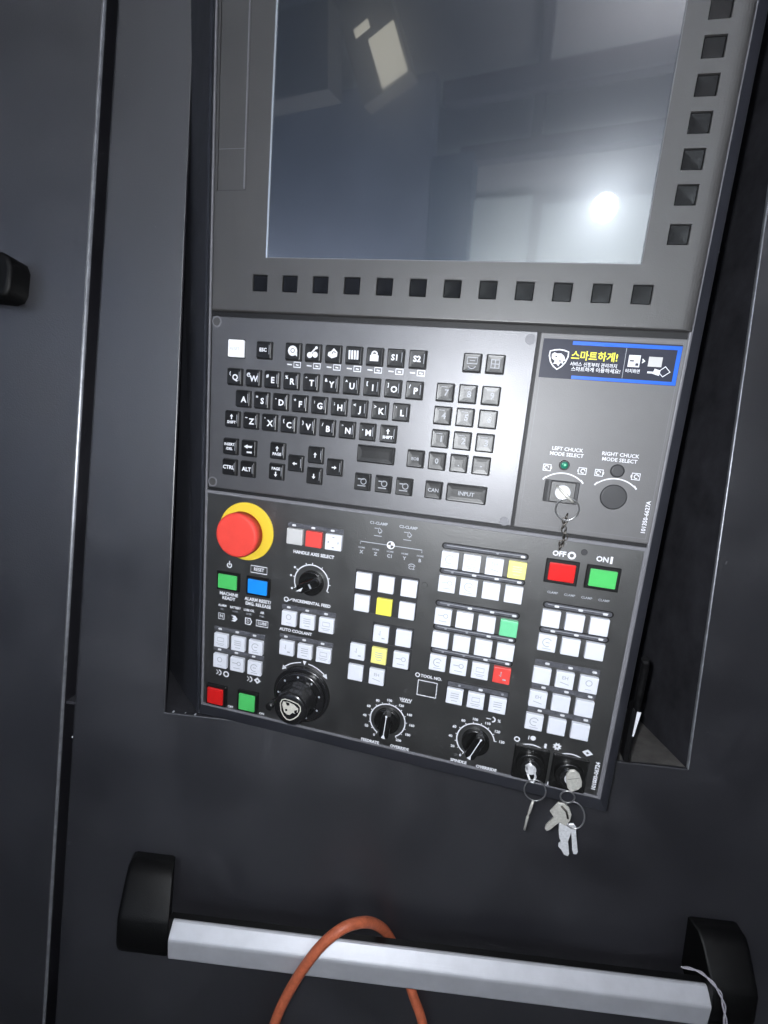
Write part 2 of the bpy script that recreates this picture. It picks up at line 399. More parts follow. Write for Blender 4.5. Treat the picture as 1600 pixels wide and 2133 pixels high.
# small rivet on the seam
MB().slab(circ(0.9, 10), 6, 1.2, 'steel', bev=0.3, at=(-246.2, -218), cap0=True).build('rivet', door)

# ================================================================ control panel
PM = Matrix(((0.98299, 0.18364, 0.00389), (-0.18195, 0.97644, -0.11597), (-0.0251, 0.11329, 0.99325)))
PANEL = thing('control_panel', 'grey machine control panel with big screen, black keyboard and white push buttons', 'control panel', rot=PM)
# housing: front frame, flared flanks, box going back into the recess
mb = MB()
def rc(l, r_, t, b_, y): return [(l, y, -b_), (l, y, -t), (r_, y, -t), (r_, y, -b_)]
mb.loops([rc(-134.8, 164.6, -335, 174.6, 1.1)][::-1], 'gap_black', cap1=True)  # face blackened to carry the shade in the gaps between the plates
mb.loops([rc(-134.8, 164.6, -335, 174.6, 1.1), rc(-135.0, 164.8, -335.2, 174.8, 0.1), rc(-135.6, 165.6, -336, 175.6, 0.0)], 'rim_glint_trim', cap1=False)  # frame edge catching light, put in as a paler colour
mb.loops([rc(-135.6, 165.6, -336, 175.6, 0.0), rc(-136.4, 166.6, -336.6, 176.6, 0.5)], 'rim_glint_trim', cap1=False)
mb.loops([rc(-136.4, 166.6, -336.6, 176.6, 0.5), rc(-143, 173.6, -390, 190.6, 8.4), rc(-146, 174.6, -400, 191.6, 10)], 'housing_paint', cap1=False)
mb.loops([rc(-146, 174.6, -400, 191.6, 10), [(-273, 120, -217), (-254, 120, 420), (174.6, 120, 420), (174.6, 120, -165)], [(-273, 140, -217), (-254, 140, 420), (174.6, 140, 420), (174.6, 140, -165)]], 'housing_paint', cap1=True)
bmesh.ops.recalc_face_normals(mb.bm, faces=mb.bm.faces)
housing = mb.build('housing', PANEL)

# ---- screen bezel with real key openings
mb = MB()
YB = -2.4
holes = []
soft = [(-97.1 + 21.22 * k, 142.2) for k in range(12)] + [(149.5, 278.3 - 17.12 * k) for k in range(6)] + [(149.5, 173.2), (149.5, 295.5), (149.5, 312.6)]
for x, z in soft: holes.append((x - 5.35, x + 5.35, z - 5.25, z + 5.25))
SX0, SX1, SZ0, SZ1 = -93.8, 133.6, 157.6, 329.0
holes.append((SX0, SX1, SZ0, SZ1))
holes.append((-130.4, -109.6, 198.0, 330.0))
holed(mb, -131.6, 158.5, 125.2, 334, holes, YB, 1.3, 'bezel_grey', 'bezel_grey')
# rolled rim, wide on the right
def bl(a, r_, c, y): return [(-131.6 - a, y, 125.2 - c), (-131.6 - a, y, 334 + c), (158.5 + r_, y, 334 + c), (158.5 + r_, y, 125.2 - c)]
L = []
for i in range(8):
    t = i / 7 * math.pi / 2
    L.append(bl(1.3 * math.sin(t), 7.2 * math.sin(t), 1.3 * math.sin(t), YB + (1.3 if i < 99 else 0) * (1 - math.cos(t)) * 1.9))
L.append(bl(1.3, 7.2, 1.3, 0.6))
mb.loops(L, 'bezel_grey', cap1=False)
bmesh.ops.recalc_face_normals(mb.bm, faces=mb.bm.faces)
bezel = mb.build('screen_bezel', PANEL)
mb = MB(); mb.slab(rr(10.1, 9.9, 0.7), 0, -1.0, 'softkey_black', bev=0.35, dish=[(1.2, 0.03), (2.8, 0.10), (4.3, 0.14)], smooth=False)
sk = mb.build('softkey', bezel, at=(soft[0][0], YB + 1.9, soft[0][1]))
for x, z in soft[1:]:
    link('softkey', sk.data, bezel, at=(x, YB + 1.9, z))
mb = MB(); holed(mb, -130.0, -110.0, 198.4, 330, [], YB + 0.5, 0.1, 'bezel_grey')
mb.flat_stroke([(-130, 222.5), (-110.5, 222.5)], 0.35, YB + 0.46, 'rim_glint_trim')
mb.box(-111.4, -110.6, YB + 0.5, YB - 0.25, 199, 330, 'rim_glint_trim', bev=0.1)
mb.build('card_slot_cover', bezel)
mb = MB(); mb.box(SX0 + 0.1, SX1 - 0.1, YB + 0.8, YB + 1.6, SZ0 + 0.1, SZ1, 'display_glass')
disp = mb.build('display_glass', bezel)
mb = MB(); mb.box(SX0 + 0.02, SX0 + 0.9, YB + 1.0, YB - 0.12, SZ0, SZ1, 'screen_edge', bev=0.1)
mb.box(SX1 - 0.5, SX1 - 0.02, YB + 1.0, YB - 0.05, SZ0, SZ1, 'rim_glint_trim', bev=0.1)
mb.box(SX0 + 1.0, SX1 - 0.6, YB + 1.0, YB - 0.02, SZ0 + 0.02, SZ0 + 0.5, 'rim_glint_trim', bev=0.1)
mb.build('screen_trim', bezel)

# ---- keyboard plate
mb = MB()
mb.slab(rr(216.6, 118.8, 0.8), 1.0, -0.9, 'keyboard_grey', bev=0.55, seg=2, at=(-24.5, 61.0))
kb = mb.build('keyboard_plate', PANEL)
for x, z, rr_ in ((79.7, 115.6, 3.1), (79.2, 4.2, 3.1), (-129.2, 117.0, 3.0), (-129.6, 5.8, 3.0)):
    mb = MB()
    if x < 0: mb.slab(circ(rr_ + 0.7, 20), 0.4, -0.98, 'rim_glint_trim', bev=0.15)
    mb.slab(circ(rr_, 20), 0.4, -1.05, 'rim_glint_trim' if x > 0 else 'bezel_grey', bev=0.35)
    mb.build('screw_cap', kb, at=(x, 0, z))

def key(w_=10.7, h_=10.9, legend=None, m='key_black', ht=2.7):
    mb = MB()
    mb.slab(rr(w_ + 0.9, h_ + 0.9, 0.7), 0, -0.25, 'gap_black')
    mb.slab(rr(w_, h_, 0.8), 0, -ht, m, bev=0.55, seg=2, dish=[(1.2, 0.06), (3.0, 0.16)])
    if legend: legend(mb, -ht + 0.10)
    return mb
KY = -0.9
TY = -0.02
def letters(big, small=''):
    def f(mb, y):
        yy = y - 0.16
        mb.text(big, 3.9, 1.0, -0.6, yy, 'print_white', bold=0.045)
        if small: mb.text(small, 2.1, -2.9, 2.1, yy, 'print_white', bold=0.05)
        mb.flat_stroke([(4.0, -2.6), (4.0, 3.4)], 0.45, yy, 'print_grey')
    return f
def lines(*ls, size=2.3):
    def f(mb, y):
        n = len(ls)
        for i, t in enumerate(ls): mb.text(t, size, -0.3, (n - 1) * 1.55 - i * 3.1, y - 0.16, 'print_white', bold=0.05)
        mb.flat_stroke([(4.1, -2.6), (4.1, 3.4)], 0.4, y - 0.16, 'print_grey')
    return f
def arrow(d, word=None, side=1):
    dx_, dz = {'u': (0, 1), 'd': (0, -1), 'l': (-1, 0), 'r': (1, 0)}[d]
    def f(mb, y):
        yy = y - 0.16; cz = 0 if not word else (1.5 if d == 'u' else -1.5)
        mb.flat_stroke([(-dx_ * 1.6, cz - dz * 1.6), (dx_ * 0.6, cz + dz * 0.6)], 0.8, yy, 'print_white')
        px, pz = -dz, dx_
        mb.poly([(dx_ * 0.3 + px * 1.3, cz + dz * 0.3 + pz * 1.3), (dx_ * 0.3 - px * 1.3, cz + dz * 0.3 - pz * 1.3), (dx_ * 1.9, cz + dz * 1.9)], yy, 'print_white')
        if word: mb.text(word, 1.9, 0, -2.2 if d == 'u' else 2.2, yy, 'print_white', bold=0.05)
        mb.flat_stroke([(4.1, -2.6), (4.1, 3.4)], 0.4, yy, 'print_grey')
    return f
def icon(kind):
    def f(mb, y):
        yy = y - 0.16; W = 'print_white'
        if kind == 'help':
            mb.disc(0, 0.4, 3.3, yy, W, 18); mb.poly([(1.2, -1.6), (3.2, -0.6), (3.4, -3.2)], yy, W); mb.arc(0, 0.6, 1.3, 0, 360, 0.4, yy - 0.02, 'key_black', 12)
        elif kind == 'tool':
            mb.disc(-1.8, -1.6, 1.9, yy, W); mb.disc(1.9, -1.2, 1.9, yy, W); mb.flat_stroke([(-1, -0.4), (2.6, 3.4)], 0.9, yy - 0.02, W); mb.disc(2.6, 3.2, 0.9, yy - 0.04, W)
        elif kind == 'part':
            mb.poly([(-3.3, -1.2), (-0.6, -2.8), (3.0, -1.6), (3.2, 1.2), (0.6, 3.6), (-1.2, 1.6), (-3.0, 0.9)], yy, W); mb.arc(0.8, 0.2, 1.2, 20, 200, 0.5, yy - 0.02, 'key_black', 8)
        elif kind == 'prog':
            for q in (-2.5, -0.7, 1.1, 2.9): mb.flat_stroke([(q, -2.6), (q - 0.2, 3.0)], 1.2, yy, W)
        elif kind == 'lock':
            mb.poly([(-2.8, -2.8), (2.8, -2.8), (2.8, 0.6), (1.4, 1.6), (-1.4, 1.6), (-2.8, 0.6)], yy, W); mb.arc(0, 1.4, 1.7, 0, 180, 0.9, yy - 0.02, W, 8)
        elif kind == 'screen':
            mb.flat_stroke([(-3, -0.6), (3, -0.6), (3, 3), (-3, 3)], 0.6, yy, 'print_grey', closed=True); mb.arc(0, -1.2, 2.4, 200, 340, 0.5, yy, 'print_grey', 8)
            mb.flat_stroke([(-1.6, 1.2), (1.6, 1.2)], 0.5, yy, 'print_grey')
        elif kind == 'calc':
            for q in (-2.4, 0, 2.4): mb.flat_stroke([(q, -2.6), (q, 2.6)], 0.5, yy, 'print_grey'); mb.flat_stroke([(-2.4, q), (2.4, q)], 0.5, yy - 0.01, 'print_grey')
        elif kind == 'edit':
            mb.flat_stroke([(-3, 2), (1, 2)], 0.7, yy, 'print_grey'); mb.flat_stroke([(-3, -2.4), (2.6, -2.4)], 0.7, yy, 'print_grey'); mb.arc(1, 0.6, 1.9, 0, 360, 0.6, yy, 'print_grey', 10)
        elif kind == 'back':
            mb.poly([(-3.2, 1.2), (-0.4, 2.8), (-0.4, -0.2)], yy, W); mb.flat_stroke([(-0.6, 1.3), (3.0, 1.3)], 1.3, yy, W); mb.flat_stroke([(-1, -2.6), (3, -2.6)], 1.1, yy, W)
    return f
def putkey(x, v, legend=None, **k):
    return key(legend=legend, **k).build('key', kb, at=(x, KY, -v))
# function row
mbk = key(11.9, 11.6, None, m='button_bright', ht=2.2); mbk.text('RESET', 1.9, -0.6, -0.4, -2.30, 'print_faint', bold=0.01)
o = mbk.build('key', kb, at=(-113.0, KY, 99.8)); o['label'] = 'white reset key'
putkey(-92.0, -99.8, lines('ESC'))
for k, kd in enumerate(['help', 'tool', 'part', 'prog', 'lock']): putkey(-70.9 + 14.05 * k, -100, icon(kd))
putkey(-0.9, -100, lines('S1', size=3.6)); putkey(13.3, -100, lines('S2', size=3.6))
for k, (a, c) in enumerate(zip('QWERTYUIOP', '(@#%*&^[]/')): putkey(-113.4 + 14.05 * k, -81.0, letters(a, c))
for k, (a, c) in enumerate(zip('ASDFGHJKL', " =-+:;<>'")): putkey(-106.4 + 14.01 * k, -66.6, letters(a, c.strip()))
putkey(-114.2, -52.1, arrow('u', 'SHIFT'))
for k, (a, c) in enumerate(zip('ZXCVBNM', "~'{}/*,")): putkey(-99.9 + 14.05 * k, -52.1, letters(a, c))
putkey(-1.4, -52.1, arrow('u', 'SHIFT'))
putkey(-115.0, -32.8, lines('INSERT', '/DEL', size=1.8)); putkey(-100.7, -32.8, icon('back'))
putkey(-115.2, -18.0, lines('CTRL', size=2.6)); putkey(-101.0, -18.0, lines('ALT', size=2.8))
putkey(-78.7, -33.3, arrow('u', 'PAGE')); putkey(-78.9, -18.7, arrow('d', 'PAGE'))
putkey(-64.9, -26.0, arrow('l')); putkey(-36.6, -26.3, arrow('r')); putkey(-50.6, -33.2, arrow('u')); putkey(-50.7, -18.9, arrow('d'))
putkey(-8.7, -37.8, None, w_=25.0)
for x in (-16.1, -1.8, 12.5): putkey(x, -18.8, icon('edit'))
putkey(47.3, -100, icon('screen')); putkey(61.2, -100, icon('calc'))
def dig(t):
    def f(mb, y): mb.text(t, 3.8, 0.9, -0.3, y - 0.16, 'print_grey', bold=0.03); mb.flat_stroke([(-2.6, 3.3), (1.4, 3.3)], 0.4, y - 0.16, 'print_grey')
    return f
for row, v in (('789', -81.2), ('456', -66.9), ('123', -52.3)):
    for k, t in enumerate(row): putkey(32.7 + 14.1 * k, v, dig(t))
def word(t, s=1.9):
    def f(mb, y): mb.text(t, s, 0, 0, y - 0.16, 'print_grey', bold=0.03)
    return f
for k, t in enumerate(['EOB', '0', '.', '-']): putkey(18.2 + 14.07 * k, -37.9, word(t, 1.9 if k == 0 else 3.4))
putkey(32.1, -19.0, word('CAN', 2.4)); putkey(53.3, -19.0, word('INPUT', 2.6), w_=25.0)
# grey captions printed below the function row
mb = MB()
for k in range(7):
    x = -70.9 + 14.05 * k; y = -0.93
    mb.flat_stroke([(x - 4.6, 91.9), (x - 1.2, 91.7)], 0.75, y, 'print_white')
    mb.flat_stroke([(x + 0.2, 93.6), (x + 4.9, 93.6), (x + 4.9, 90.3), (x + 0.2, 90.3)], 0.7, y, 'print_white', closed=True)
    mb.flat_stroke([(x + 1.6, 92.0), (x + 3.6, 91.6)], 0.8, y, 'print_white')
mb.build('printed_captions', kb)

# ---- side plate with sticker and chuck switches
mb = MB()
mb.slab(rr(79.4, 118.4, 0.6), 1.0, -0.7, 'side_grey', bev=0.5, seg=2, at=(125.0, 60.8))
mb.flat_stroke([(88.3, 4.6), (162.6, 4.6), (162.6, 118.2), (88.3, 118.2)], 0.28, -0.73, 'rim_glint_trim', closed=True)
side = mb.build('side_plate', PANEL)
ys = -0.7
mb = MB(); mb.slab(rr(75.2, 22.4, 0.4), ys, ys - 0.15, 'sticker_dark', at=(125.0, 105.6))
yt = ys - 0.19
B_ = 'sticker_blue'
mb.poly([(104, 116.0), (162.4, 116.0), (162.4, 113.9), (104, 113.9)], yt, B_)
mb.poly([(106, 96.5), (162.4, 96.5), (162.4, 94.6), (106, 94.6)], yt, B_)
mb.poly([(160.2, 113.9), (162.4, 113.9), (162.4, 96.5), (160.2, 96.5)], yt, B_)
def shield(mb, cx, cz, s, y, m, inner, ring=True):
    O = [(-5.2, 4.2), (-2.6, 5.0), (0, 5.3), (2.6, 5.0), (5.2, 4.2), (5.3, 1.6), (4.2, -1.8), (2.4, -4.2), (0, -6.0), (-2.4, -4.2), (-4.2, -1.8), (-5.3, 1.6)]
    q = [(cx + a * s, cz + b * s) for a, b in O]
    mb.flat_stroke(q, 0.75 * s, y, m, closed=True)
    head = [(-4.0, 2.6), (-2.6, 3.6), (-1.0, 3.0), (1.2, 3.2), (3.0, 1.8), (4.2, -0.6), (2.8, -1.2), (3.0, -2.6), (1.4, -2.2), (0.6, -4.2), (-0.8, -2.8), (-2.6, -3.0), (-1.8, -1.2), (-3.8, 0.2)]
    mb.poly([(cx + a * s, cz + b * s) for a, b in head[::-1]], y - 0.01, m)
    mb.poly([(cx + a * s, cz + b * s) for a, b in ((-2.2, 1.4), (-0.6, 1.9), (-1.2, 0.7))], y - 0.03, inner)
    mb.poly([(cx + a * s, cz + b * s) for a, b in ((0.4, -0.6), (2.2, -1.0), (1.0, -1.8))], y - 0.03, inner)
shield(mb, 97.2, 105.5, 1.0, yt, 'print_white', 'sticker_dark')
mb.text('스마트하게!', 4.0, 117.0, 107.7, yt, 'print_yellow', bold=0.03, squash=0.95)
mb.text('서비스 신청부터 관리까지', 1.9, 117.2, 103.0, yt, 'print_white', bold=0.02, squash=0.92)
mb.text('스마트하게 이용하세요!', 2.0, 118.8, 100.2, yt, 'print_white', bold=0.02)
mb.flat_stroke([(133.6, 113.6), (133.8, 96.8)], 0.25, yt, 'print_faint')
mb.poly([(135.6, 110), (141.8, 110), (141.8, 103.4), (135.6, 103.4)], yt, 'print_white')
mb.poly([(136.4, 107.2), (138.6, 107.2), (138.6, 106.4), (136.4, 106.4)], yt - 0.02, 'sticker_dark')
mb.poly([(139.6, 105.6), (141.2, 105.6), (141.2, 104.2), (139.6, 104.2)], yt - 0.02, 'sticker_dark')
mb.poly([(146.2, 109.6), (153.4, 109.6), (153.4, 104.2), (146.2, 104.2)], yt, 'button_grey')
mb.poly([(143.0, 108.4), (144.6, 107.0), (143.0, 105.6), (142.9, 106.6), (143.6, 107.0), (142.9, 107.4)], yt, 'print_white')
mb.text('터치화면', 1.7, 138.8, 101.0, yt, 'print_white', squash=0.9)
mb.flat_stroke([(146.6, 101.0), (149.6, 101.0)], 1.0, yt, 'print_white')
mb.slab(lambda i: [(149.4 + i, 100.4 + i), (153 - i, 99.4 + i), (153.4 - i, 102.4 - i), (150.2 + i, 103.2 - i)][::-1], yt, yt - 0.03, 'print_white')
mb.flat_stroke([(152.2, 101.6), (155.6, 104.6), (158.4, 101.8), (155.0, 99.0)], 0.55, yt - 0.02, 'print_white', closed=True)
o = mb.build('sticker', side); o['label'] = 'dark sticker with a blue border and yellow Korean writing'
mb = MB(); y = ys - 0.03; G = 'print_white'
for cx, words in ((110.3, ('LEFT CHUCK', 'MODE SELECT')), (140.4, ('RIGHT CHUCK', 'MODE SELECT'))):
    dv = 0.0 if cx < 120 else -0.3
    mb.text(words[0], 2.2, cx, 53.2 + dv, y, G, bold=0.02); mb.text(words[1], 2.2, cx, 50.0 + dv, y, G, bold=0.02)
    mb.arc(cx + 0.3, 22.5, 16.2, 50, 130, 0.75, y, G, 16)
    for sx in (-1, 1):
        mb.flat_stroke([(cx + 0.3 + sx * 10.2, 35.6), (cx + 0.3 + sx * 11.8, 33.6)], 0.9, y, G)
        x = cx + 0.2 + sx * 10.3; z = 41.2
        mb.flat_stroke([(x - 2.2, z + 1.9), (x + 2.2, z + 1.9), (x + 2.2, z - 1.9), (x - 2.2, z - 1.9)], 0.55, y, G, closed=True)
        mb.arc(x + sx * 0.3, z, 1.2, 0, 300, 0.5, y, G, 8)
        mb.flat_stroke([(x + 2.4 * -sx, z + 0.8), (x + 2.4 * -sx, z - 0.8)], 0.9, y, G)
mb.text('101350-6627A', 2.4, 160.6, 17.5, y, G, rot=R(90), bold=0.03)
mb.build('printed_captions', side)
mb = MB(); mb.slab(circ(3.1, 20), ys, ys - 1.0, 'key_black', bev=0.4); mb.slab(circ(2.3, 18), ys - 0.6, ys - 1.9, 'lamp_green', bev=0.9, seg=4, smooth=True)
mb.disc(0.2, 0.2, 0.7, ys - 1.95, 'button_mint', 10)
mb.build('pilot_lamp', side, at=(109.9, 0, 43.6), label='green pilot lamp')
mb = MB(); mb.slab(circ(4.0, 22), ys, ys - 1.6, 'plug_grey', bev=1.1, seg=4, smooth=True); mb.build('blanking_plug', side, at=(140.2, 0, 43.4))
mb = MB(); mb.slab(circ(7.6, 32), ys, ys - 1.4, 'plug_grey', bev=0.9, seg=3, smooth=True); mb.build('blanking_plug', side, at=(140.6, 0, 27.6))
mb = MB(); mb.slab(rr(20.2, 13.6, 0.6), ys, ys - 1.6, 'plug_grey', bev=0.35)
mb.slab(rr(14.6, 12.8, 0.6), ys - 1.5, ys - 3.0, 'bezel_grey', bev=0.4, at=(0.6, 0))
mb.box(-9.6, -8.0, ys - 1.4, ys - 2.0, -6.2, 6.2, 'gap_black')
mb.slab(circ(4.6, 24), ys - 2.8, ys - 5.0, 'steel', bev=0.5, at=(0.6, 0))
mb.slab(circ(3.4, 20), ys - 4.8, ys - 5.6, 'key_nickel', bev=0.2, at=(0.6, 0))
ksw = mb.build('key_switch', side, at=(110.4, 0, 27.2))

# ---- operation plate
mb = MB()
mb.slab(rr(300.4, 173.4, 0.4), 1.0, -0.22, 'rim_glint_trim', bev=0.3, at=(14.9, -87.6))  # pale border carries the edge highlight in its colour
mb.slab(rr(297.4, 170.4, 0.4), -0.2, -0.35, 'film_black', bev=0.1, at=(14.9, -88.3))
op = mb.build('operation_plate', PANEL)
yo = -0.35
yp = yo - 0.03      # print
for x, z in ((129.8, -8.8), (33.0, -46.5), (33.0, -68.0)):
    MB().slab(circ(2.0, 16), yo, yo - 0.35, 'plug_grey' if x > 100 else 'film_black', bev=0.2).build('screw_cap', op, at=(x, 0, z))
_btn = {}
def glyphs(mb, style, y):
    g = 'print_faint'
    if style == 0: return
    if style == 1:
        mb.arc(0, 1.4, 1.9, 0, 360, 0.5, y, g, 12); mb.text('----', 2.0, 0, -2.9, y, g)
    elif style == 2:
        mb.flat_stroke([(-2.6, 2.6), (2.6, 2.6), (2.6, -0.4), (-2.6, -0.4)], 0.5, y, g, closed=True); mb.flat_stroke([(-3.4, -2.2), (3.2, -2.2)], 0.45, y, g); mb.flat_stroke([(-2.4, -3.4), (2.4, -3.4)], 0.45, y, g)
    elif style == 3:
        mb.flat_stroke([(-3.6, 1.2), (0.4, 1.2)], 0.6, y, g); mb.arc(1.8, 1.2, 1.5, 0, 360, 0.5, y, g, 10); mb.flat_stroke([(-2.6, -2.8), (2.8, -2.8)], 0.5, y, g)
    elif style == 4:
        mb.flat_stroke([(-0.6, 2.8), (-0.6, -0.8), (-1.8, 0.4)], 0.5, y, g); mb.flat_stroke([(0.8, -2.6), (3.0, -2.6)], 0.9, y, g)
    elif style == 5:
        for q in (2.4, 0.8, -0.8): mb.flat_stroke([(-2.8, q), (2.8, q)], 0.55, y, g)
        mb.flat_stroke([(-2.0, -3.0), (2.2, -3.0)], 0.5, y, g)
    elif style == 6:
        mb.arc(0, 0.6, 2.8, 30, 300, 0.6, y, g, 12); mb.flat_stroke([(-1, 0.6), (1.6, 0.6)], 0.6, y, g); mb.flat_stroke([(-2.6, -3.6), (2.8, -3.6)], 0.45, y, g)
    elif style == 8:
        for a, b in ((0, 3.6), (0, -3.6), (3.6, 0), (-3.6, 0)): mb.flat_stroke([(a - 0.8 * (b != 0), b - 0.8 * (a != 0)), (a + 0.8 * (b != 0), b + 0.8 * (a != 0))], 0.8, y, 'print_grey')
    elif style == 7:
        for q in (-2.0, 0.6): mb.text('EH', 2.4, 0, 1.8, y, g) if q > 0 else mb.flat_stroke([(-2.8, -1.4), (2.8, -2.6)], 0.5, y, g)
def button(x, v, m='button_white', style=0, w_=11.3, h_=11.3, ht=2.6, r=0.5):
    k = (m, style, w_, h_, ht)
    if k not in _btn:
        mb = MB(); mb.slab(rr(w_, h_, r), 0, -ht, m, bev=0.45, seg=2)
        glyphs(mb, style, -ht - 0.02)
        o = mb.build('push_button', op, at=(x, yo, -v)); _btn[k] = o.data
    else: o = link('push_button', _btn[k], op, at=(x, yo, -v))
    if m != 'button_white': o['label'] = m.split('_')[1].replace('paleyellow', 'pale yellow').replace('coral', 'light red').replace('mint', 'mint green') + ' push button'
    return o
def strip(x0, x1, v, leds, h=2.9, capsule=True):
    """smoked indicator window above a row of buttons with one lens per button"""
    mb = MB(); c = (x0 + x1) / 2
    if capsule: mb.slab(rr(x1 - x0 + 2.2, h + 1.5, (h + 1.5) / 2, 5), yo, yo - 0.35, 'gap_black', bev=0.15)
    mb.slab(rr(x1 - x0, h, h / 2 if capsule else 0.5, 5), yo, yo - 0.6, 'strip_smoke', bev=0.2)
    if capsule: mb.flat_stroke([(x0 - c + 2, 0.4), (x1 - c - 2, 0.4)], 0.5, yo - 0.62, 'print_grey')
    for l, on in leds:
        mb.slab(rr(2.9 if on else 1.7, 1.5, 0.7, 4), yo - 0.5, yo - 0.85, 'led_off' if on else 'print_grey', at=(l - c, -0.1))
    return mb.build('indicator_strip', op, at=(c, 0, -v))
def tray(x0, x1, v0, v1):
    MB().slab(rr(x1 - x0, v1 - v0, 0.6), yo, yo - 0.2, 'cluster_grey', bev=0.1).build('button_tray', op, at=((x0 + x1) / 2, 0, -(v0 + v1) / 2))
# cluster D (2 rows of 4)
DX = (47.9, 62.3, 76.9, 91.3)
for k, x in enumerate(DX):
    button(x, 26.2, 'button_paleyellow' if k == 3 else 'button_white', (6, 2, 7, 5)[k]); button(x, 42.9, 'button_white', (3, 6, 0, 0)[k])
strip(42.6, 96.4, 17.1, [(DX[3] + 2.6, 1), (DX[2] + 1, 0)]); strip(42.8, 96.6, 34.3, [(x + 2.6, k > 0) for k, x in enumerate(DX)])
for k, x in enumerate(DX):
    button(x, 66.3, 'button_mint' if k == 3 else 'button_white', (3, 0, 0, 0)[k]); button(x, 83.3, 'button_white', 0); button(x, 100.1, 'button_coral' if k == 3 else 'button_white', (6, 3, 2, 4)[k])
strip(42.6, 96.4, 57.4, [(x + 2.6, k > 0) for k, x in enumerate(DX)]); strip(42.8, 96.4, 74.6, [(x + 2.6, k > 1) for k, x in enumerate(DX)]); strip(42.8, 96.4, 91.6, [(x + 2.6, k > 1) for k, x in enumerate(DX)])
tray(55.8, 98.2, 111.8, 128.6)
for k, x in enumerate((62.2, 76.7, 91.4)): button(x, 122.3, 'button_white', (5, 2, 5)[k])
strip(56.6, 97.4, 114.2, [(x + 2.4, k == 1) for k, x in enumerate((62.2, 76.7, 91.4))], capsule=False)
# cluster C
tray(-16.2, 29.2, 42.6, 73.2)
for k, x in enumerate((-9.5, 6.7, 22.8)):
    button(x, 50.3, w_=11.1, h_=12.0); button(x, 66.6, 'button_yellow' if k == 1 else 'button_white', w_=11.1, h_=12.0)
# jog cross
tray(-0.6, 29.2, 79.2, 94.6); tray(-16.2, 29.2, 95.0, 111.4); tray(-16.2, 12.6, 111.4, 126.6)
for x, v, m_, st in ((6.3, 87.0, 'button_white', 4), (22.5, 87.0, 'button_white', 0), (-9.7, 103.5, 'button_white', 4), (6.3, 103.5, 'button_paleyellow', 5), (22.3, 103.5, 'button_white', 3), (-9.8, 119.8, 'button_white', 0), (6.0, 119.8, 'button_white', 7)):
    button(x, v, m_, st, w_=11.1, h_=12.0)
# cluster H, I
HX = (116.4, 130.9, 145.6)
for k, x in enumerate(HX):
    button(x, 54.9); button(x, 71.6, 'button_white', 6 if k == 0 else 0)
    button(x, 94.9, 'button_white', (0, 7, 1)[k]); button(x, 111.9, 'button_white', (7, 0, 0)[k]); button(x, 128.8, 'button_white', (6, 0, 0)[k])
for v in (46.3, 63.3): strip(111.4, 152.2, v, [(x + 2.6, 1) for x in HX])
for v in (86.2, 103.4, 120.4): strip(111.2, 151.6, v, [(x + 2.6, 1) for x in HX], capsule=False, h=3.2)
# J, K, L, M
for k, x in enumerate((-62.6, -48.2, -33.5)):
    button(x, 25.9, ('button_grey', 'button_coral', 'button_white')[k], (0, 0, 8)[k], w_=12.0, h_=11.4)
    button(x - 0.9, 88.2, 'button_white', (1, 5, 2)[k]); button(x - 1.4, 111.7, 'button_white', (4, 5, 2)[k])
strip(-69.0, -27.2, 17.9, [(x, 1) for x in (-64.0, -49.5, -35.0)], capsule=False, h=3.0)
strip(-70.0, -28.2, 79.9, [(x, 1) for x in (-64.6, -50.1, -35.6)], capsule=False, h=3.0)
strip(-70.6, -28.6, 103.2, [(x, 1) for x in (-65.6, -51.1, -36.6)], capsule=False, h=3.0)
for k, x in enumerate((-118.3, -103.8, -89.1)):
    button(x, 116.4, 'button_white', (2, 5, 6)[k], r=1.1); button(x - 0.3, 133.5, 'button_white', (1, 3, 6)[k], r=1.1)
for v in (107.5, 124.6): strip(-125.2, -82.6, v, [(x, 1) for x in (-120.0, -105.5, -91.0)], capsule=False, h=3.0)
# framed rectangular lamps / buttons
def framed(x, v, wd, hg, m, fr, depth=1.6, name='illuminated_button'):
    mb = MB(); mb.slab(rr(wd + 2 * fr, hg + 2 * fr, 0.6), yo, yo - depth, 'key_black', bev=0.4)
    mb.slab(rr(wd + 0.8, hg + 0.8, 0.4), yo - depth, yo - depth - 0.1, 'gap_black')
    mb.slab(rr(wd, hg, 0.6), yo - depth, yo - depth - 1.3, m, bev=0.5, seg=2)
    return mb.build(name, op, at=(x, 0, -v), label=m.split('_')[1] + ' illuminated button')
framed(118.3, 23.3, 15.8, 11.6, 'button_red', 2.1); framed(142.6, 23.4, 15.8, 11.2, 'button_green', 2.1)
framed(-114.2, 68.2, 15.4, 11.0, 'button_green', 1.9); framed(-89.6, 68.3, 15.4, 11.0, 'button_blue', 1.9)
framed(-121.3, 163.6, 13.4, 13.4, 'button_red', 2.0, depth=2.6); framed(-94.0, 162.8, 13.4, 13.4, 'button_green', 2.0, depth=2.6)
# ---- emergency stop
es = MB(); es.slab(circ(21.6, 48), yo, yo - 1.2, 'stop_yellow', bev=0.4)
estop = es.build('emergency_stop', op, at=(-101.2, 0, -27.9))
MB().slab(circ(9.5, 28), yo - 1.1, yo - 9, 'key_black').build('stem', estop)
mb = MB(); mb.slab(circ(16.0, 44), yo - 6.5, yo - 15.5, 'stop_red', bev=2.2, seg=4, smooth=True, cap0=True)
mb.build('mushroom_cap', estop)
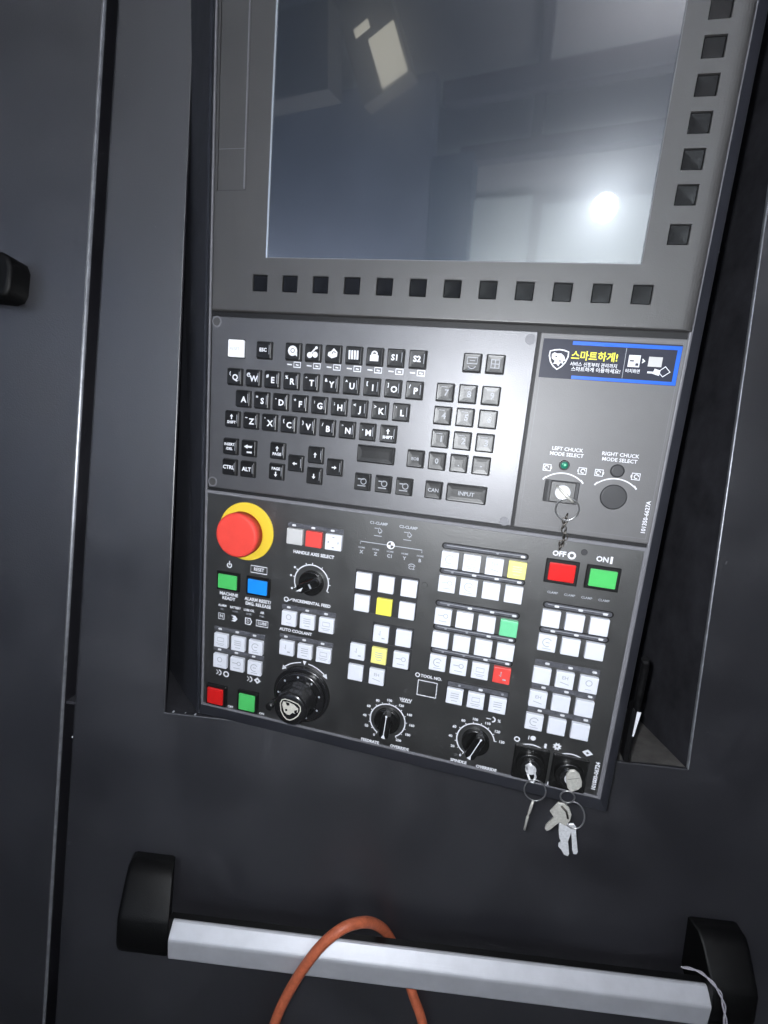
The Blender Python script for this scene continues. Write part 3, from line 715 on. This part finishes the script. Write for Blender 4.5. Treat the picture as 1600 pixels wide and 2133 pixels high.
# ---- selector knobs
def knob_mesh(r1, h1, bar_w, bar_l, bar_h, rot, mark=True, markoff=0.0):
    mb = MB(); mb.slab(circ(r1, 30), yo, yo - h1, 'knob_black', bev=0.8, seg=2, smooth=True)
    f0 = rr(bar_w, bar_l, bar_w * 0.45, 4); c, s = math.cos(rot), math.sin(rot)
    def f(i): return [(x * c - z * s, x * s + z * c) for x, z in f0(i)]
    mb.slab(f, yo - h1, yo - h1 - bar_h, 'knob_black', bev=1.1, seg=3)
    if mark:
        y = yo - h1 - bar_h - 0.03
        def T(px, pz): return (px * c - pz * s + markoff, px * s + pz * c)
        mb.flat_stroke([T(0, bar_l / 2 - 1.0), T(0, -bar_l / 2 + 2.2)], 0.55, y, 'print_white')
        mb.poly([T(-1.5, -bar_l / 2 + 0.8), T(1.5, -bar_l / 2 + 0.8), T(0, -bar_l / 2 + 4.2)], y - 0.01, 'print_white')
        mb.disc(*T(0, bar_l / 2 - 1.3), 0.8, y - 0.01, 'print_white', 8)
    return mb
knob_mesh(9.6, 3.5, 7.5, 19.5, 6.0, R(-3)).build('feed_knob', op, at=(16.8, 0, -152.6))
knob_mesh(9.6, 3.5, 7.5, 19.5, 6.0, R(-22)).build('spindle_knob', op, at=(80.4, 0, -153.6))
mb = knob_mesh(9.2, 3.5, 7.0, 18.5, 5.0, R(-60), mark=False)
yk = yo - 8.6
mb.poly([(-8.6, -5.2), (-3.4, -1.6), (-4.6, -4.6)], yk, 'print_white'); mb.flat_stroke([(0.8, 1.6), (2.6, -1.4)], 1.4, yk, 'print_grey')
mb.build('feed_increment_knob', op, at=(-48.2, 0, -58.4))
# ---- hand wheel
mb = MB(); mb.slab(circ(22.0, 48), yo, yo - 3.5, 'wheel_black', bev=1.0, seg=3, smooth=True)
wheel = mb.build('handwheel', op, at=(-50.2, 0, -146.5))
mb = MB(); mb.slab(circ(19.5, 48), yo - 3.4, yo - 7.0, 'wheel_black', bev=1.6, seg=4, smooth=True)
for k in range(9):
    a = R(15 + 40 * k); mb.disc(16.4 * math.cos(a), 16.4 * math.sin(a), 0.8, yo - 7.04, 'print_faint', 8)
mb.build('dial', wheel)
mb = MB()
prof = [(14.5, -6.8), (14.5, -9.5), (13.2, -11.5), (12.4, -15), (12.6, -20.0), (12.0, -21.8), (10.6, -22.8), (0.05, -23.0)]
mb.loops([[(r * math.cos(-2 * math.pi * j / 40) * (1 + (0.025 if (j % 4 < 2 and 1 < i < 5) else 0)), yo + y, r * math.sin(-2 * math.pi * j / 40) * (1 + (0.025 if (j % 4 < 2 and 1 < i < 5) else 0))) for j in range(40)] for i, (r, y) in enumerate(prof)], 'wheel_black', smooth=True)
mb.build('hub', wheel)
mb = MB(); ye = yo - 23.1; ca, sa = math.cos(R(-8)), math.sin(R(-8))
def E_(p): return [(1.42 * (a * ca - b * sa), 1.42 * (a * sa + b * ca)) for a, b in p]
rim_ = [(-5.4, 2.0), (-4.9, 4.0), (-3.4, 5.0), (0, 5.2), (3.6, 4.8), (5.2, 3.6), (5.6, 1.4), (4.8, -1.6), (3.2, -3.8), (1.2, -5.4), (-0.6, -5.5), (-2.4, -4.4), (-4.4, -1.8)]
mb.flat_stroke(E_(rim_), 0.8, ye, 'emblem_silver', closed=True)
mb.poly(E_([(-4.2, 3.4), (-1.6, 4.1), (1.6, 3.8), (4.3, 2.4), (4.4, 0.4), (3.0, -1.0), (1.8, -0.8), (0.6, -2.6), (-0.8, -2.9), (-2.6, -2.0), (-3.6, 0.0), (-4.3, 1.6)][::-1]), ye - 0.01, 'emblem_silver')
mb.poly(E_([(-2.8, 3.5), (-0.8, 3.8), (-0.4, 2.4), (-1.8, 1.9)][::-1]), ye - 0.03, 'wheel_black')
mb.poly(E_([(2.4, 0.6), (4.0, 1.6), (4.0, -0.2), (2.9, -0.8)]), ye - 0.03, 'wheel_black')
mb.poly(E_([(-2.4, -0.3), (-1.2, 0.2), (-1.0, -1.0), (-2.0, -1.4)][::-1]), ye - 0.03, 'wheel_black')
mb.build('emblem', wheel)
mb = MB(); mb.tube([(-14, yo - 8, -4), (-17.5, yo - 11, -5), (-18.5, yo - 18, -5.4)], 2.6, 'wheel_black', 14); mb.build('crank_grip', wheel)
# ---- lower key switches
def switch_body(x, v):
    mb = MB(); mb.slab(rr(23.0, 25.0, 1.2), yo, yo - 2.2, 'knob_black', bev=0.6)
    mb.slab(circ(9.4, 32), yo - 2.0, yo - 5.4, 'knob_black', bev=0.8, seg=3, smooth=True)
    mb.slab(circ(6.6, 28), yo - 5.2, yo - 7.2, 'wheel_black', bev=0.5, seg=2, smooth=True)
    mb.slab(circ(3.6, 20), yo - 7.0, yo - 8.0, 'steel', bev=0.3)
    return mb.build('key_switch', op, at=(x, 0, -v))
switch_body(118.4, 160.5); switch_body(143.6, 161.0)

# ---- printing on the operation plate
mb = MB(); W_ = 'print_white'
def t(body, s, u, v, **k): mb.text(body, s, u, -v, yp, k.pop('m', W_), **k)
t('OFF', 3.3, 115.4, 12.0, bold=0.05); mb.arc(122.9, -12.0, 1.9, 0, 360, 1.2, yp, W_, 18)
t('ON', 3.3, 141.0, 11.8, bold=0.05); mb.flat_stroke([(146.2, -9.2), (146.2, -13.8)], 1.4, yp, W_)
for x in (115.1, 125.5, 135.8, 146.0): t('CLAMP', 1.5, x, 37.9, m='print_faint')
# power and reset symbols
mb.arc(-114.2, -55.8, 1.7, 120, 420, 0.8, yp, W_, 14); mb.flat_stroke([(-114.2, -52.4), (-114.2, -55.6)], 0.8, yp, W_)
mb.flat_stroke([(-96.6, -53.0), (-83.6, -53.0), (-83.6, -58.2), (-96.6, -58.2)], 0.6, yp, W_, closed=True)
t('RESET', 2.6, -90.1, 55.6, bold=0.03, squash=0.85)
t('MACHINE', 2.5, -114.0, 78.8, bold=0.05); t('READY', 2.5, -114.0, 82.2, bold=0.05)
t('ALARM RESET/', 2.5, -90.0, 79.6, bold=0.05, squash=0.95); t('EMG. RELEASE', 2.5, -89.6, 83.2, bold=0.05, squash=0.95)
for x, a, b2 in ((-119.1, 'ALARM', 'NC'), (-108.2, 'BATTERY', 'LOW'), (-96.8, 'LUBE OIL', 'LEVEL'), (-85.9, 'AIR', 'PRES.')):
    t(a, 1.8, x, 88.6, bold=0.05, squash=0.85); t(b2, 1.3, x, 91.6, m='print_faint')
mb.flat_stroke([(-122.0, -95.0), (-117.4, -95.0), (-117.4, -99.6), (-122.0, -99.6)], 0.6, yp, W_, closed=True); t('N', 2.6, -119.7, 97.3)
mb.poly([(-111.4, -95), (-108, -95), (-106.0, -97.4), (-108, -99.8), (-111.4, -99.8), (-109.2, -98.2), (-110.6, -97.4), (-109.2, -96.4)], yp, W_)
mb.flat_stroke([(-99.4, -95), (-95.4, -95), (-94.4, -97.4), (-95.4, -99.8), (-99.4, -99.8)], 0.9, yp, W_, closed=True); t('D', 2.4, -97.2, 97.4)
mb.flat_stroke([(-90.4, -95), (-80.8, -95), (-80.8, -99.6), (-90.4, -99.6)], 0.7, yp, W_, closed=True); t('LUBE', 2.3, -85.6, 97.3, bold=0.04)
t('HANDLE AXIS SELECT', 2.3, -48.3, 37.4, bold=0.05, squash=0.98)
mb.arc(-48.6, -58.3, 13.0, -22, 205, 0.8, yp, W_, 34)
for k, a in enumerate((205, 170, 145, 110, 90, 58, 20, 0, -22)):
    c_, s_ = math.cos(R(a)), math.sin(R(a))
    mb.flat_stroke([(-48.6 + 13 * c_, -58.3 + 13 * s_), (-48.6 + 14.6 * c_, -58.3 + 14.6 * s_)], 0.6, yp, W_)
    if k in (0, 1, 2): mb.disc(-48.6 + 16.2 * c_, -58.3 + 16.2 * s_, 0.85, yp, W_, 8)
mb.arc(-67.2, -74.4, 1.6, 0, 360, 0.8, yp, W_, 12); mb.flat_stroke([(-65.0, -75.0), (-62.6, -73.2)], 0.6, yp, W_)
t('INCREMENTAL FEED', 2.3, -47.6, 74.2, bold=0.05, squash=1.0)
t('AUTO COOLANT', 2.3, -58.4, 98.3, bold=0.05)
for x0 in (-120.6, -94.0):
    mb.arc(x0, -144.6, 2.0, -90, 90, 1.0, yp, W_, 8); mb.flat_stroke([(x0 - 2, -142.6), (x0 - 0.4, -144.6), (x0 - 2, -146.4)], 0.7, yp, W_)
mb.arc(-114.2, -144.8, 2.0, 0, 360, 1.1, yp, W_, 14)
mb.poly([(-90.4, -144.4), (-87.4, -141.8), (-84.6, -144.6), (-87.6, -147.2)], yp, W_)
mb.poly([(-88.4, -144.4), (-87.4, -143.6), (-86.4, -144.6), (-87.4, -145.4)], yp - 0.02, 'film_black')
t('OFF', 1.9, -109.6, 172.0, bold=0.05); t('ON', 1.9, -82.6, 171.6, bold=0.05)
# handwheel arrows
mb.arc(-49.8, -145.7, 23.8, 97, 135, 0.8, yp, W_, 10); mb.arc(-49.8, -145.7, 23.8, 83, 46, 0.8, yp, W_, 10)
mb.poly([(-67.6, -130.6), (-66.8, -126.6), (-64.0, -129.0)], yp, W_); mb.poly([(-31.4, -131.2), (-35.4, -129.0), (-32.2, -126.8)], yp, W_)
mb.poly([(-51.4, -120.2), (-48.4, -120.2), (-49.9, -123.6)], yp, W_)
# clamp symbols and reference block
for x, s_ in ((-2.8, 'C1-CLAMP'), (17.8, 'C2-CLAMP')):
    t(s_, 1.9, x, 8.5, m='print_faint', bold=0.04)
    mb.flat_stroke([(x - 2.6, -12.0), (x + 0.2, -12.0), (x + 0.2, -14.6), (x + 2.6, -14.6)], 0.5, yp, 'print_faint')
    mb.flat_stroke([(x + 0.6, -11.4), (x + 2.8, -13.4), (x + 1.0, -15.6)], 0.5, yp, 'print_faint')
    mb.flat_stroke([(x - 2.6, -17.2), (x + 2.8, -17.2)], 0.45, yp, 'print_faint')
mb.flat_stroke([(-14.6, -24.6), (-14.6, -22.6), (28.6, -22.6), (28.6, -24.6)], 0.5, yp, 'print_faint')
mb.disc(6.9, -22.4, 2.8, yp - 0.01, 'print_white', 18)
mb.poly([(6.9, -22.4), (9.1, -22.4), (8.4, -24.0), (6.9, -24.6)], yp - 0.03, 'film_black'); mb.poly([(6.9, -22.4), (4.7, -22.4), (5.4, -20.8), (6.9, -20.2)], yp - 0.03, 'film_black')
for x, a in ((-13.4, 'X'), (-3.2, 'Z'), (6.9, 'C1'), (17.2, 'Y'), (27.8, 'B')):
    t('HOME', 1.2, x, 27.0, m='print_faint'); t(a, 2.3, x, 30.2, m='print_faint', bold=0.05)
t('C2', 2.6, 22.7, 36.0, m='print_faint'); mb.arc(22.7, -36.0, 2.7, 30, 150, 0.5, yp, 'print_faint', 8)
# tool number window
mb.flat_stroke([(35.9, -116.5), (49.3, -116.5), (49.3, -127.8), (35.9, -127.8)], 0.8, yp, W_, closed=True)
mb.arc(34.9, -112.8, 1.4, 0, 360, 0.7, yp, W_, 12); t('TOOL NO.', 2.2, 44.6, 112.9, bold=0.05)
# override scales
def scale(cx, cv, a0, a1, ticks, labels, r=13.0):
    mb.arc(cx, -cv, r, a0, a1, 0.85, yp, W_, 40)
    n = len(labels)
    for i in range(ticks):
        a = R(a0 + (a1 - a0) * i / (ticks - 1)); c_, s_ = math.cos(a), math.sin(a)
        mb.flat_stroke([(cx + r * c_, -cv + r * s_), (cx + (r + 1.5) * c_, -cv + (r + 1.5) * s_)], 0.6, yp, W_)
    for i, l in enumerate(labels):
        a = R(a0 + (a1 - a0) * i / (n - 1)); q = r + 3.4 + 0.5 * len(l)
        mb.text(l, 1.9, cx + q * math.cos(a), -cv + (r + 3.2) * math.sin(a), yp, W_, bold=0.06)
scale(16.8, 153.3, 238, -58, 15, ['0', '20', '40', '60', '80', '100', '120', '140', '160', '180', '200'])
scale(80.3, 153.5, 238, 12, 11, ['0', '20', '40', '60', '80', '100', '110', '120', '130'])
t('WWV', 2.6, 28.4, 134.2, bold=0.05, squash=0.9); mb.flat_stroke([(25.2, -135.6), (32.2, -135.6)], 0.5, yp, W_)
mb.flat_stroke([(85.6, -134.6), (88.6, -134.6)], 0.7, yp, W_); mb.arc(89.6, -134.6, 1.8, -90, 90, 1.0, yp, W_, 8); t('%', 2.2, 94.2, 134.9, bold=0.04)
t('FEEDRATE', 2.2, 5.2, 173.0, bold=0.06, squash=0.98); t('OVERRIDE', 2.2, 27.6, 172.8, bold=0.06, squash=0.98)
t('SPINDLE', 2.2, 70.6, 172.4, bold=0.06); t('OVERRIDE', 2.2, 90.2, 172.8, bold=0.06)
# lower key switch scales
mb.arc(118.0, -160.5, 13.6, 38, 142, 0.8, yp, W_, 16); mb.arc(143.6, -161.0, 13.6, 38, 142, 0.8, yp, W_, 16)
mb.arc(107.6, -145.2, 1.6, 0, 360, 0.9, yp, W_, 14); mb.disc(117.8, -141.9, 1.8, yp, W_, 12); mb.flat_stroke([(115.0, -140.6), (115.0, -143.6)], 0.5, yp, W_)
mb.flat_stroke([(126.4, -144.0), (126.4, -147.4)], 1.5, yp, W_)
mb.poly([(133.8 + (3.1 if i % 2 else 1.9) * math.cos(i * math.pi / 8), -144.2 + (3.1 if i % 2 else 1.9) * math.sin(i * math.pi / 8)) for i in range(16)], yp, W_)
mb.disc(133.8, -144.2, 0.7, yp - 0.02, 'film_black', 8)
mb.poly([(149.6, -143.8), (153.0, -141.4), (156.6, -144.2), (153.0, -146.6)], yp, W_); mb.poly([(152.0, -144), (153.2, -143.2), (154.2, -144.2), (153, -145)], yp - 0.02, 'film_black')
t('EDIT', 2.2, 112.6, 172.8, bold=0.06); t('PANEL', 2.2, 136.0, 173.0, bold=0.06)
t('101000-06724', 2.6, 160.8, 159.6, rot=R(90), bold=0.05)
mb.build('printed_legend', op, kind='stuff')

# ---- latch lever on the right flank, with a white tag
mb = MB(); mb.tube([(178.0, 6, -74), (179.6, 8, -78), (180.0, 9, -98), (180.2, 10, -112)], 2.3, 'rubber_black', 14)
mb.slab(rr(3.8, 40, 1.6), 18, 8, 'rubber_black', bev=1.0, at=(179.6, -130)); mb.build('latch_lever', PANEL)
MB().slab(lambda i: [(180.2 + i, -130 + i), (181.1 - i, -130 + i), (182.6 - i, -112 - i), (180.2 + i, -112 - i)][::-1], 7.9, 7.2, 'print_white', bev=0.1, cap0=True).build('tag', PANEL, label='white tag on the latch lever')

# ================================================================ keys and rings (they hang in the switches)
def on_panel(name, label, cat, group=None): return thing(name, label, cat, group, rot=PM)
def ringpts(cx, cv, rx, rz, y, tilt=0.0, ty=0.0, n=36):
    return [(cx + rx * math.cos(a) * math.cos(tilt) - rz * math.sin(a) * math.sin(tilt), y + ty * math.sin(a), -cv + rx * math.cos(a) * math.sin(tilt) + rz * math.sin(a) * math.cos(tilt)) for a in [2 * math.pi * i / n for i in range(n)]]
def flatpart(pts, y0, y1, m, bev=0.25):
    mb = MB(); p = [(a, -b) for a, b in pts]
    area = sum(p[i][0] * p[(i + 1) % len(p)][1] - p[(i + 1) % len(p)][0] * p[i][1] for i in range(len(p)))
    if area < 0: p = p[::-1]
    mb.slab(polyshape(p), y0, y1, m, bev=bev, cap0=True); bmesh.ops.recalc_face_normals(mb.bm, faces=mb.bm.faces); return mb
KG = 'keys hanging in the key switches'
k1 = on_panel('key_ring', 'key with steel ring and short dark chain in the upper chuck switch', 'key ring', KG)
mb = MB()   # edge-on key bow standing out of the lock
mb.tube([(106.6, -6.2, 31.2), (110.0, -8.4, 28.4), (114.0, -9.4, 25.2), (117.4, -8.6, 22.4)], 0.9, 'key_nickel', 8, radii=[0.5, 0.9, 1.0, 0.8]); mb.build('key', k1)
MB().tube(ringpts(114.7, -17.8, 6.7, 7.0, -7.0, ty=-1.2), 0.42, 'ring_steel', 8, closed=True).build('ring', k1)
mb = MB(); cz = -12.2
for i, (x, z) in enumerate([(115.6, 12.4), (115.0, 9.8), (114.7, 7.2), (115.2, 4.6), (116.0, 2.2), (116.8, -0.2), (116.0, -2.4), (115.2, -4.6), (114.8, -6.6)]):
    if i % 2: mb.tube(ringpts(x, -z, 1.4, 2.2, -3.6, n=14), 0.42, 'dark_chain', 6, closed=True)
    else: mb.tube([(x + 0.3 * math.sin(a), -3.6 + 1.4 * math.cos(a), z + 2.2 * math.sin(a)) for a in [2 * math.pi * j / 14 for j in range(14)]], 0.42, 'dark_chain', 6, closed=True)
mb.build('chain', k1)
k2 = on_panel('key_ring', 'steel ring with one thin key hanging edge-on from the left lower key switch', 'key ring', KG)
MB().tube([(116.0, -8.6, -160.0), (114.6, -12, -155.4), (116.6, -13, -152.2), (119.4, -13.2, -155.4), (121.2, -13, -161), (120.6, -12.6, -166.0), (118.4, -12.4, -165.6), (116.2, -12.2, -160.6)], 0.75, 'steel', 8).build('key', k2)
MB().tube(ringpts(122.4, 171.6, 6.9, 8.5, -12.2, tilt=R(6), ty=-1.0), 0.45, 'ring_steel', 8, closed=True).build('ring', k2)
mb = MB(); mb.tube([(122.4, -12.4, -179.6), (121.6, -12.6, -184.0), (120.9, -12.8, -189.2), (120.7, -12.4, -190.6), (120.5, -12.6, -192), (119.9, -12.6, -202.6)], 0.8, 'key_nickel', 8, radii=[0.85, 0.95, 0.9, 0.45, 0.9, 0.75]); mb.build('hanging_key', k2)
k3 = on_panel('key_ring', 'bunch of keys on two rings hanging from the right lower key switch', 'key ring', KG)
mb = flatpart([(139.5, 154.0), (141.0, 150.4), (144.0, 149.4), (147.0, 151.2), (149.4, 156.0), (149.8, 159.6), (148.0, 162.4), (144.1, 165.1), (141.6, 163.0), (140.2, 159.1)], -12.6, -14.2, 'key_nickel')
mb.box(143.0, 145.6, -8.6, -13, -161, -156, 'key_nickel'); mb.flat_stroke([(140.6, -156.8), (147.6, -153.6)], 0.3, -14.23, 'dark_chain'); mb.build('key', k3)
MB().tube(ringpts(142.6, 169.6, 4.4, 5.0, -13.6, ty=-1.0), 0.55, 'ring_steel', 8, closed=True).build('ring', k3)
MB().tube(ringpts(148.4, 182.6, 6.9, 9.0, -12.6, tilt=R(8), ty=1.0), 0.5, 'ring_steel', 8, closed=True).build('ring', k3)
flatpart([(137.5, 175.0), (133.4, 182.6), (136.6, 186.6), (132.4, 193.8), (132.2, 196.4), (133.6, 197.8), (135.4, 196.4), (140.3, 189.2), (144.5, 190.4), (146.6, 186.0), (146.9, 181.4), (144.8, 177.0), (141.4, 174.8)], -13.2, -14.4, 'key_nickel').build('hanging_key', k3)
mb = MB(); mb.tube([(139.8, -14.5, -176.6), (143.6, -14.7, -180), (145.0, -14.6, -184.4)], 0.7, 'dark_chain', 6); mb.build('key_slot', k3)
flatpart([(140.8, 191.6), (143.2, 189.9), (145.9, 189.5), (148.2, 192.0), (148.9, 195.6), (148.5, 199.6), (148.0, 203.0), (148.9, 206.0), (150.2, 212.0), (149.6, 213.8), (147.2, 213.6), (145.0, 210.4), (142.7, 208.6), (142.6, 206.4), (143.9, 204.6), (142.4, 202.0), (141.2, 197.0)], -11.8, -13.0, 'steel').build('hanging_key', k3)
flatpart([(147.2, 191.0), (149.8, 190.0), (151.6, 192.0), (153.0, 199.0), (155.6, 210.0), (155.0, 212.0), (153.2, 212.4), (152.0, 209.8), (150.8, 203.0), (149.2, 196.6)], -10.4, -11.6, 'steel').build('hanging_key', k3)

# ================================================================ hose and string on the handle
def smooth_path(pts, n=8):
    P = [Vector(p) for p in pts]; out = []
    for i in range(len(P) - 1):
        p0 = P[max(i - 1, 0)]; p1 = P[i]; p2 = P[i + 1]; p3 = P[min(i + 2, len(P) - 1)]
        for j in range(n):
            t_ = j / n
            out.append(0.5 * ((2 * p1) + (-p0 + p2) * t_ + (2 * p0 - 5 * p1 + 4 * p2 - p3) * t_ ** 2 + (-p0 + 3 * p1 - 3 * p2 + p3) * t_ ** 3))
    out.append(P[-1]); return out
pth = smooth_path([(-72, 24, -520), (-59, 18, -452), (-49.6, 15, -406), (-43.6, 14, -384), (-32, 13, -356), (-18, 13, -332), (-3, 16, -319), (12, 25, -321), (24, 37, -334), (34, 47, -352), (47, 48.5, -376), (59, 47, -402), (71, 42, -430), (90, 36, -520)])
o = MB().tube(pth, 3.9, 'hose_orange', 14).build('air_hose')
tag(o, 'orange rubber air hose looped over the silver handle bar', 'hose')
for k in (0,):
    st = thing('string', 'thin white twisted string tied round the right end of the handle bar', 'string')
    for ph in (0, math.pi):
        base = smooth_path([(262, 33, -334), (270, 26, -329), (277, 19.5, -331), (282.5, 18.0, -338), (286.5, 17.5, -350), (289, 17.5, -366), (293, 18.5, -395), (297, 20, -440)], 8)
        pts = [p + Vector((0.95 * math.cos(i * 0.42 + ph), 0.6 * math.sin(i * 0.42 + ph), 0)) for i, p in enumerate(base)]
        MB().tube(pts, 0.62, 'string_white', 6).build('strand', st)

# ================================================================ the hall behind the photographer (seen only as reflections in the display)
def world_box(name, x0, x1, y0, y1, z0, z1, m, label=None, cat=None, kind=None, group=None, bev=0.0):
    o = MB().box(x0, x1, y0, y1, z0, z1, m, bev=bev).build(name, kind=kind)
    if label: tag(o, label, cat, group)
    return o
HB = -4200
world_box('hall_wall', -6500, 3500, HB - 60, HB, -900, 4600, 'hall_wall', kind='structure')
world_box('hall_floor', -6500, 3500, HB, 900, -960, -901, 'hall_floor', kind='structure')
world_box('hall_ceiling', -6500, 3500, HB, -900, 4600, 4660, 'hall_beam', kind='structure')
world_box('roof_beam', -1420, 3300, HB + 5, HB + 130, 2110, 2260, 'hall_beam', 'upper dark steel beam crossing the hall wall, mirrored in the screen', 'beam', group='hall beams')
world_box('roof_beam', -1240, 3300, HB + 5, HB + 130, 1690, 1800, 'hall_beam', 'lower dark steel beam crossing the hall wall, mirrored in the screen', 'beam', group='hall beams')
world_box('hall_post', -710, -630, HB + 2, HB + 60, 1801, 3400, 'hall_beam', 'thin grey upright post above the lower beam, mirrored in the screen', 'post')
world_box('wall_board', -1310, -650, HB + 2, HB + 40, -900, 1440, 'hall_panel', 'pale board leaning at the hall wall beside the dark machine, mirrored in the screen', 'board')
world_box('wall_board', -560, 700, HB + 2, HB + 70, -900, 1360, 'hall_panel', 'pale board below the round work lamp, mirrored in the screen', 'board')
world_box('neighbour_machine', -4600, -1480, HB + 20, HB + 150, -900, 2330, 'hall_machine', 'tall blue grey machine standing across the aisle, mirrored in the screen', 'machine')
world_box('electrical_cabinet', -1470, -1120, HB + 3, HB + 160, -900, 1750, 'hall_machine_dark', 'dark cabinet beside the tall machine, mirrored in the screen', 'cabinet')
# round flood lamp
fx, fz = -98, 1273; fy = -4000
fld = thing('work_lamp', 'bright round work lamp shining as a white spot in the screen', 'lamp', loc=(fx, fy, fz))
mb = MB(); mb.slab(circ(80, 36), 0, 10, 'flood_glow'); bmesh.ops.recalc_face_normals(mb.bm, faces=mb.bm.faces); mb.build('lens', fld)
mb = MB(); mb.slab(circ(88, 36), -2, -120, 'hall_duct', bev=30, seg=3, smooth=True, cap0=True); mb.build('lamp_housing', fld)
# hanging duct with a light panel at its end
dct = thing('ceiling_lamp', 'slanted grey lamp box with a bright warm diffuser, mirrored at the upper screen', 'lamp', loc=(-1830, -3940, 2400), rot=Matrix.Rotation(R(-22), 3, 'Y'))
mb = MB(); mb.box(-290, 150, -100, 60, -200, 900, 'hall_duct', bev=10); mb.build('lamp_box', dct)
mb = MB(); mb.box(-100, 125, 62, 72, -180, 180, 'lamp_glow'); mb.build('diffuser', dct)
mb = MB(); mb.box(-190, -60, 62, 70, 250, 310, 'lamp_glow'); mb.build('small_diffuser', dct)
world_box('ventilation_hood', -2980, -2250, -3990, -3700, 2180, 2760, 'hall_duct', 'grey ventilation hood beside the slanted lamp, mirrored in the screen', 'hood', bev=60)
# strip light above, then added tubes brightening the wall, all outside the mirror's view
hl = thing('strip_light', 'long white strip light under the hall ceiling, left of the aisle', 'lamp', loc=(-1900, -1700, 3300))
MB().box(-700, 700, -70, 70, -10, 0, 'tube_dim').build('tube', hl)
MB().box(-720, 720, -90, 90, 2, 50, 'hall_duct', bev=5).build('lamp_shade', hl)
for lx, ly, lz, hw, ang, lab in ((900, -3560, 3050, 1100, 35, 'added tube light with a grey shade high up, facing the hall wall'), (-250, -3600, 420, 900, -40, 'added tube light with a grey shade low down, facing the pale boards'), (-2900, -3450, 300, 1000, -40, 'added tube light with a grey shade low down, facing the tall machine')):
    h2 = thing('added_wall_light', lab, 'lamp', loc=(lx, ly, lz), rot=Matrix.Rotation(R(ang), 3, 'X'))
    MB().box(-hw, hw, -12, 0, -60, 60, 'added_tube_glow').build('tube', h2)
    MB().box(-hw - 20, hw + 20, 3, 40, -130, 130, 'hall_duct', bev=5).build('lamp_shade', h2)  # added shade board keeping the tube's light off the panel
for me in list(_tc.values()): bpy.data.meshes.remove(me)
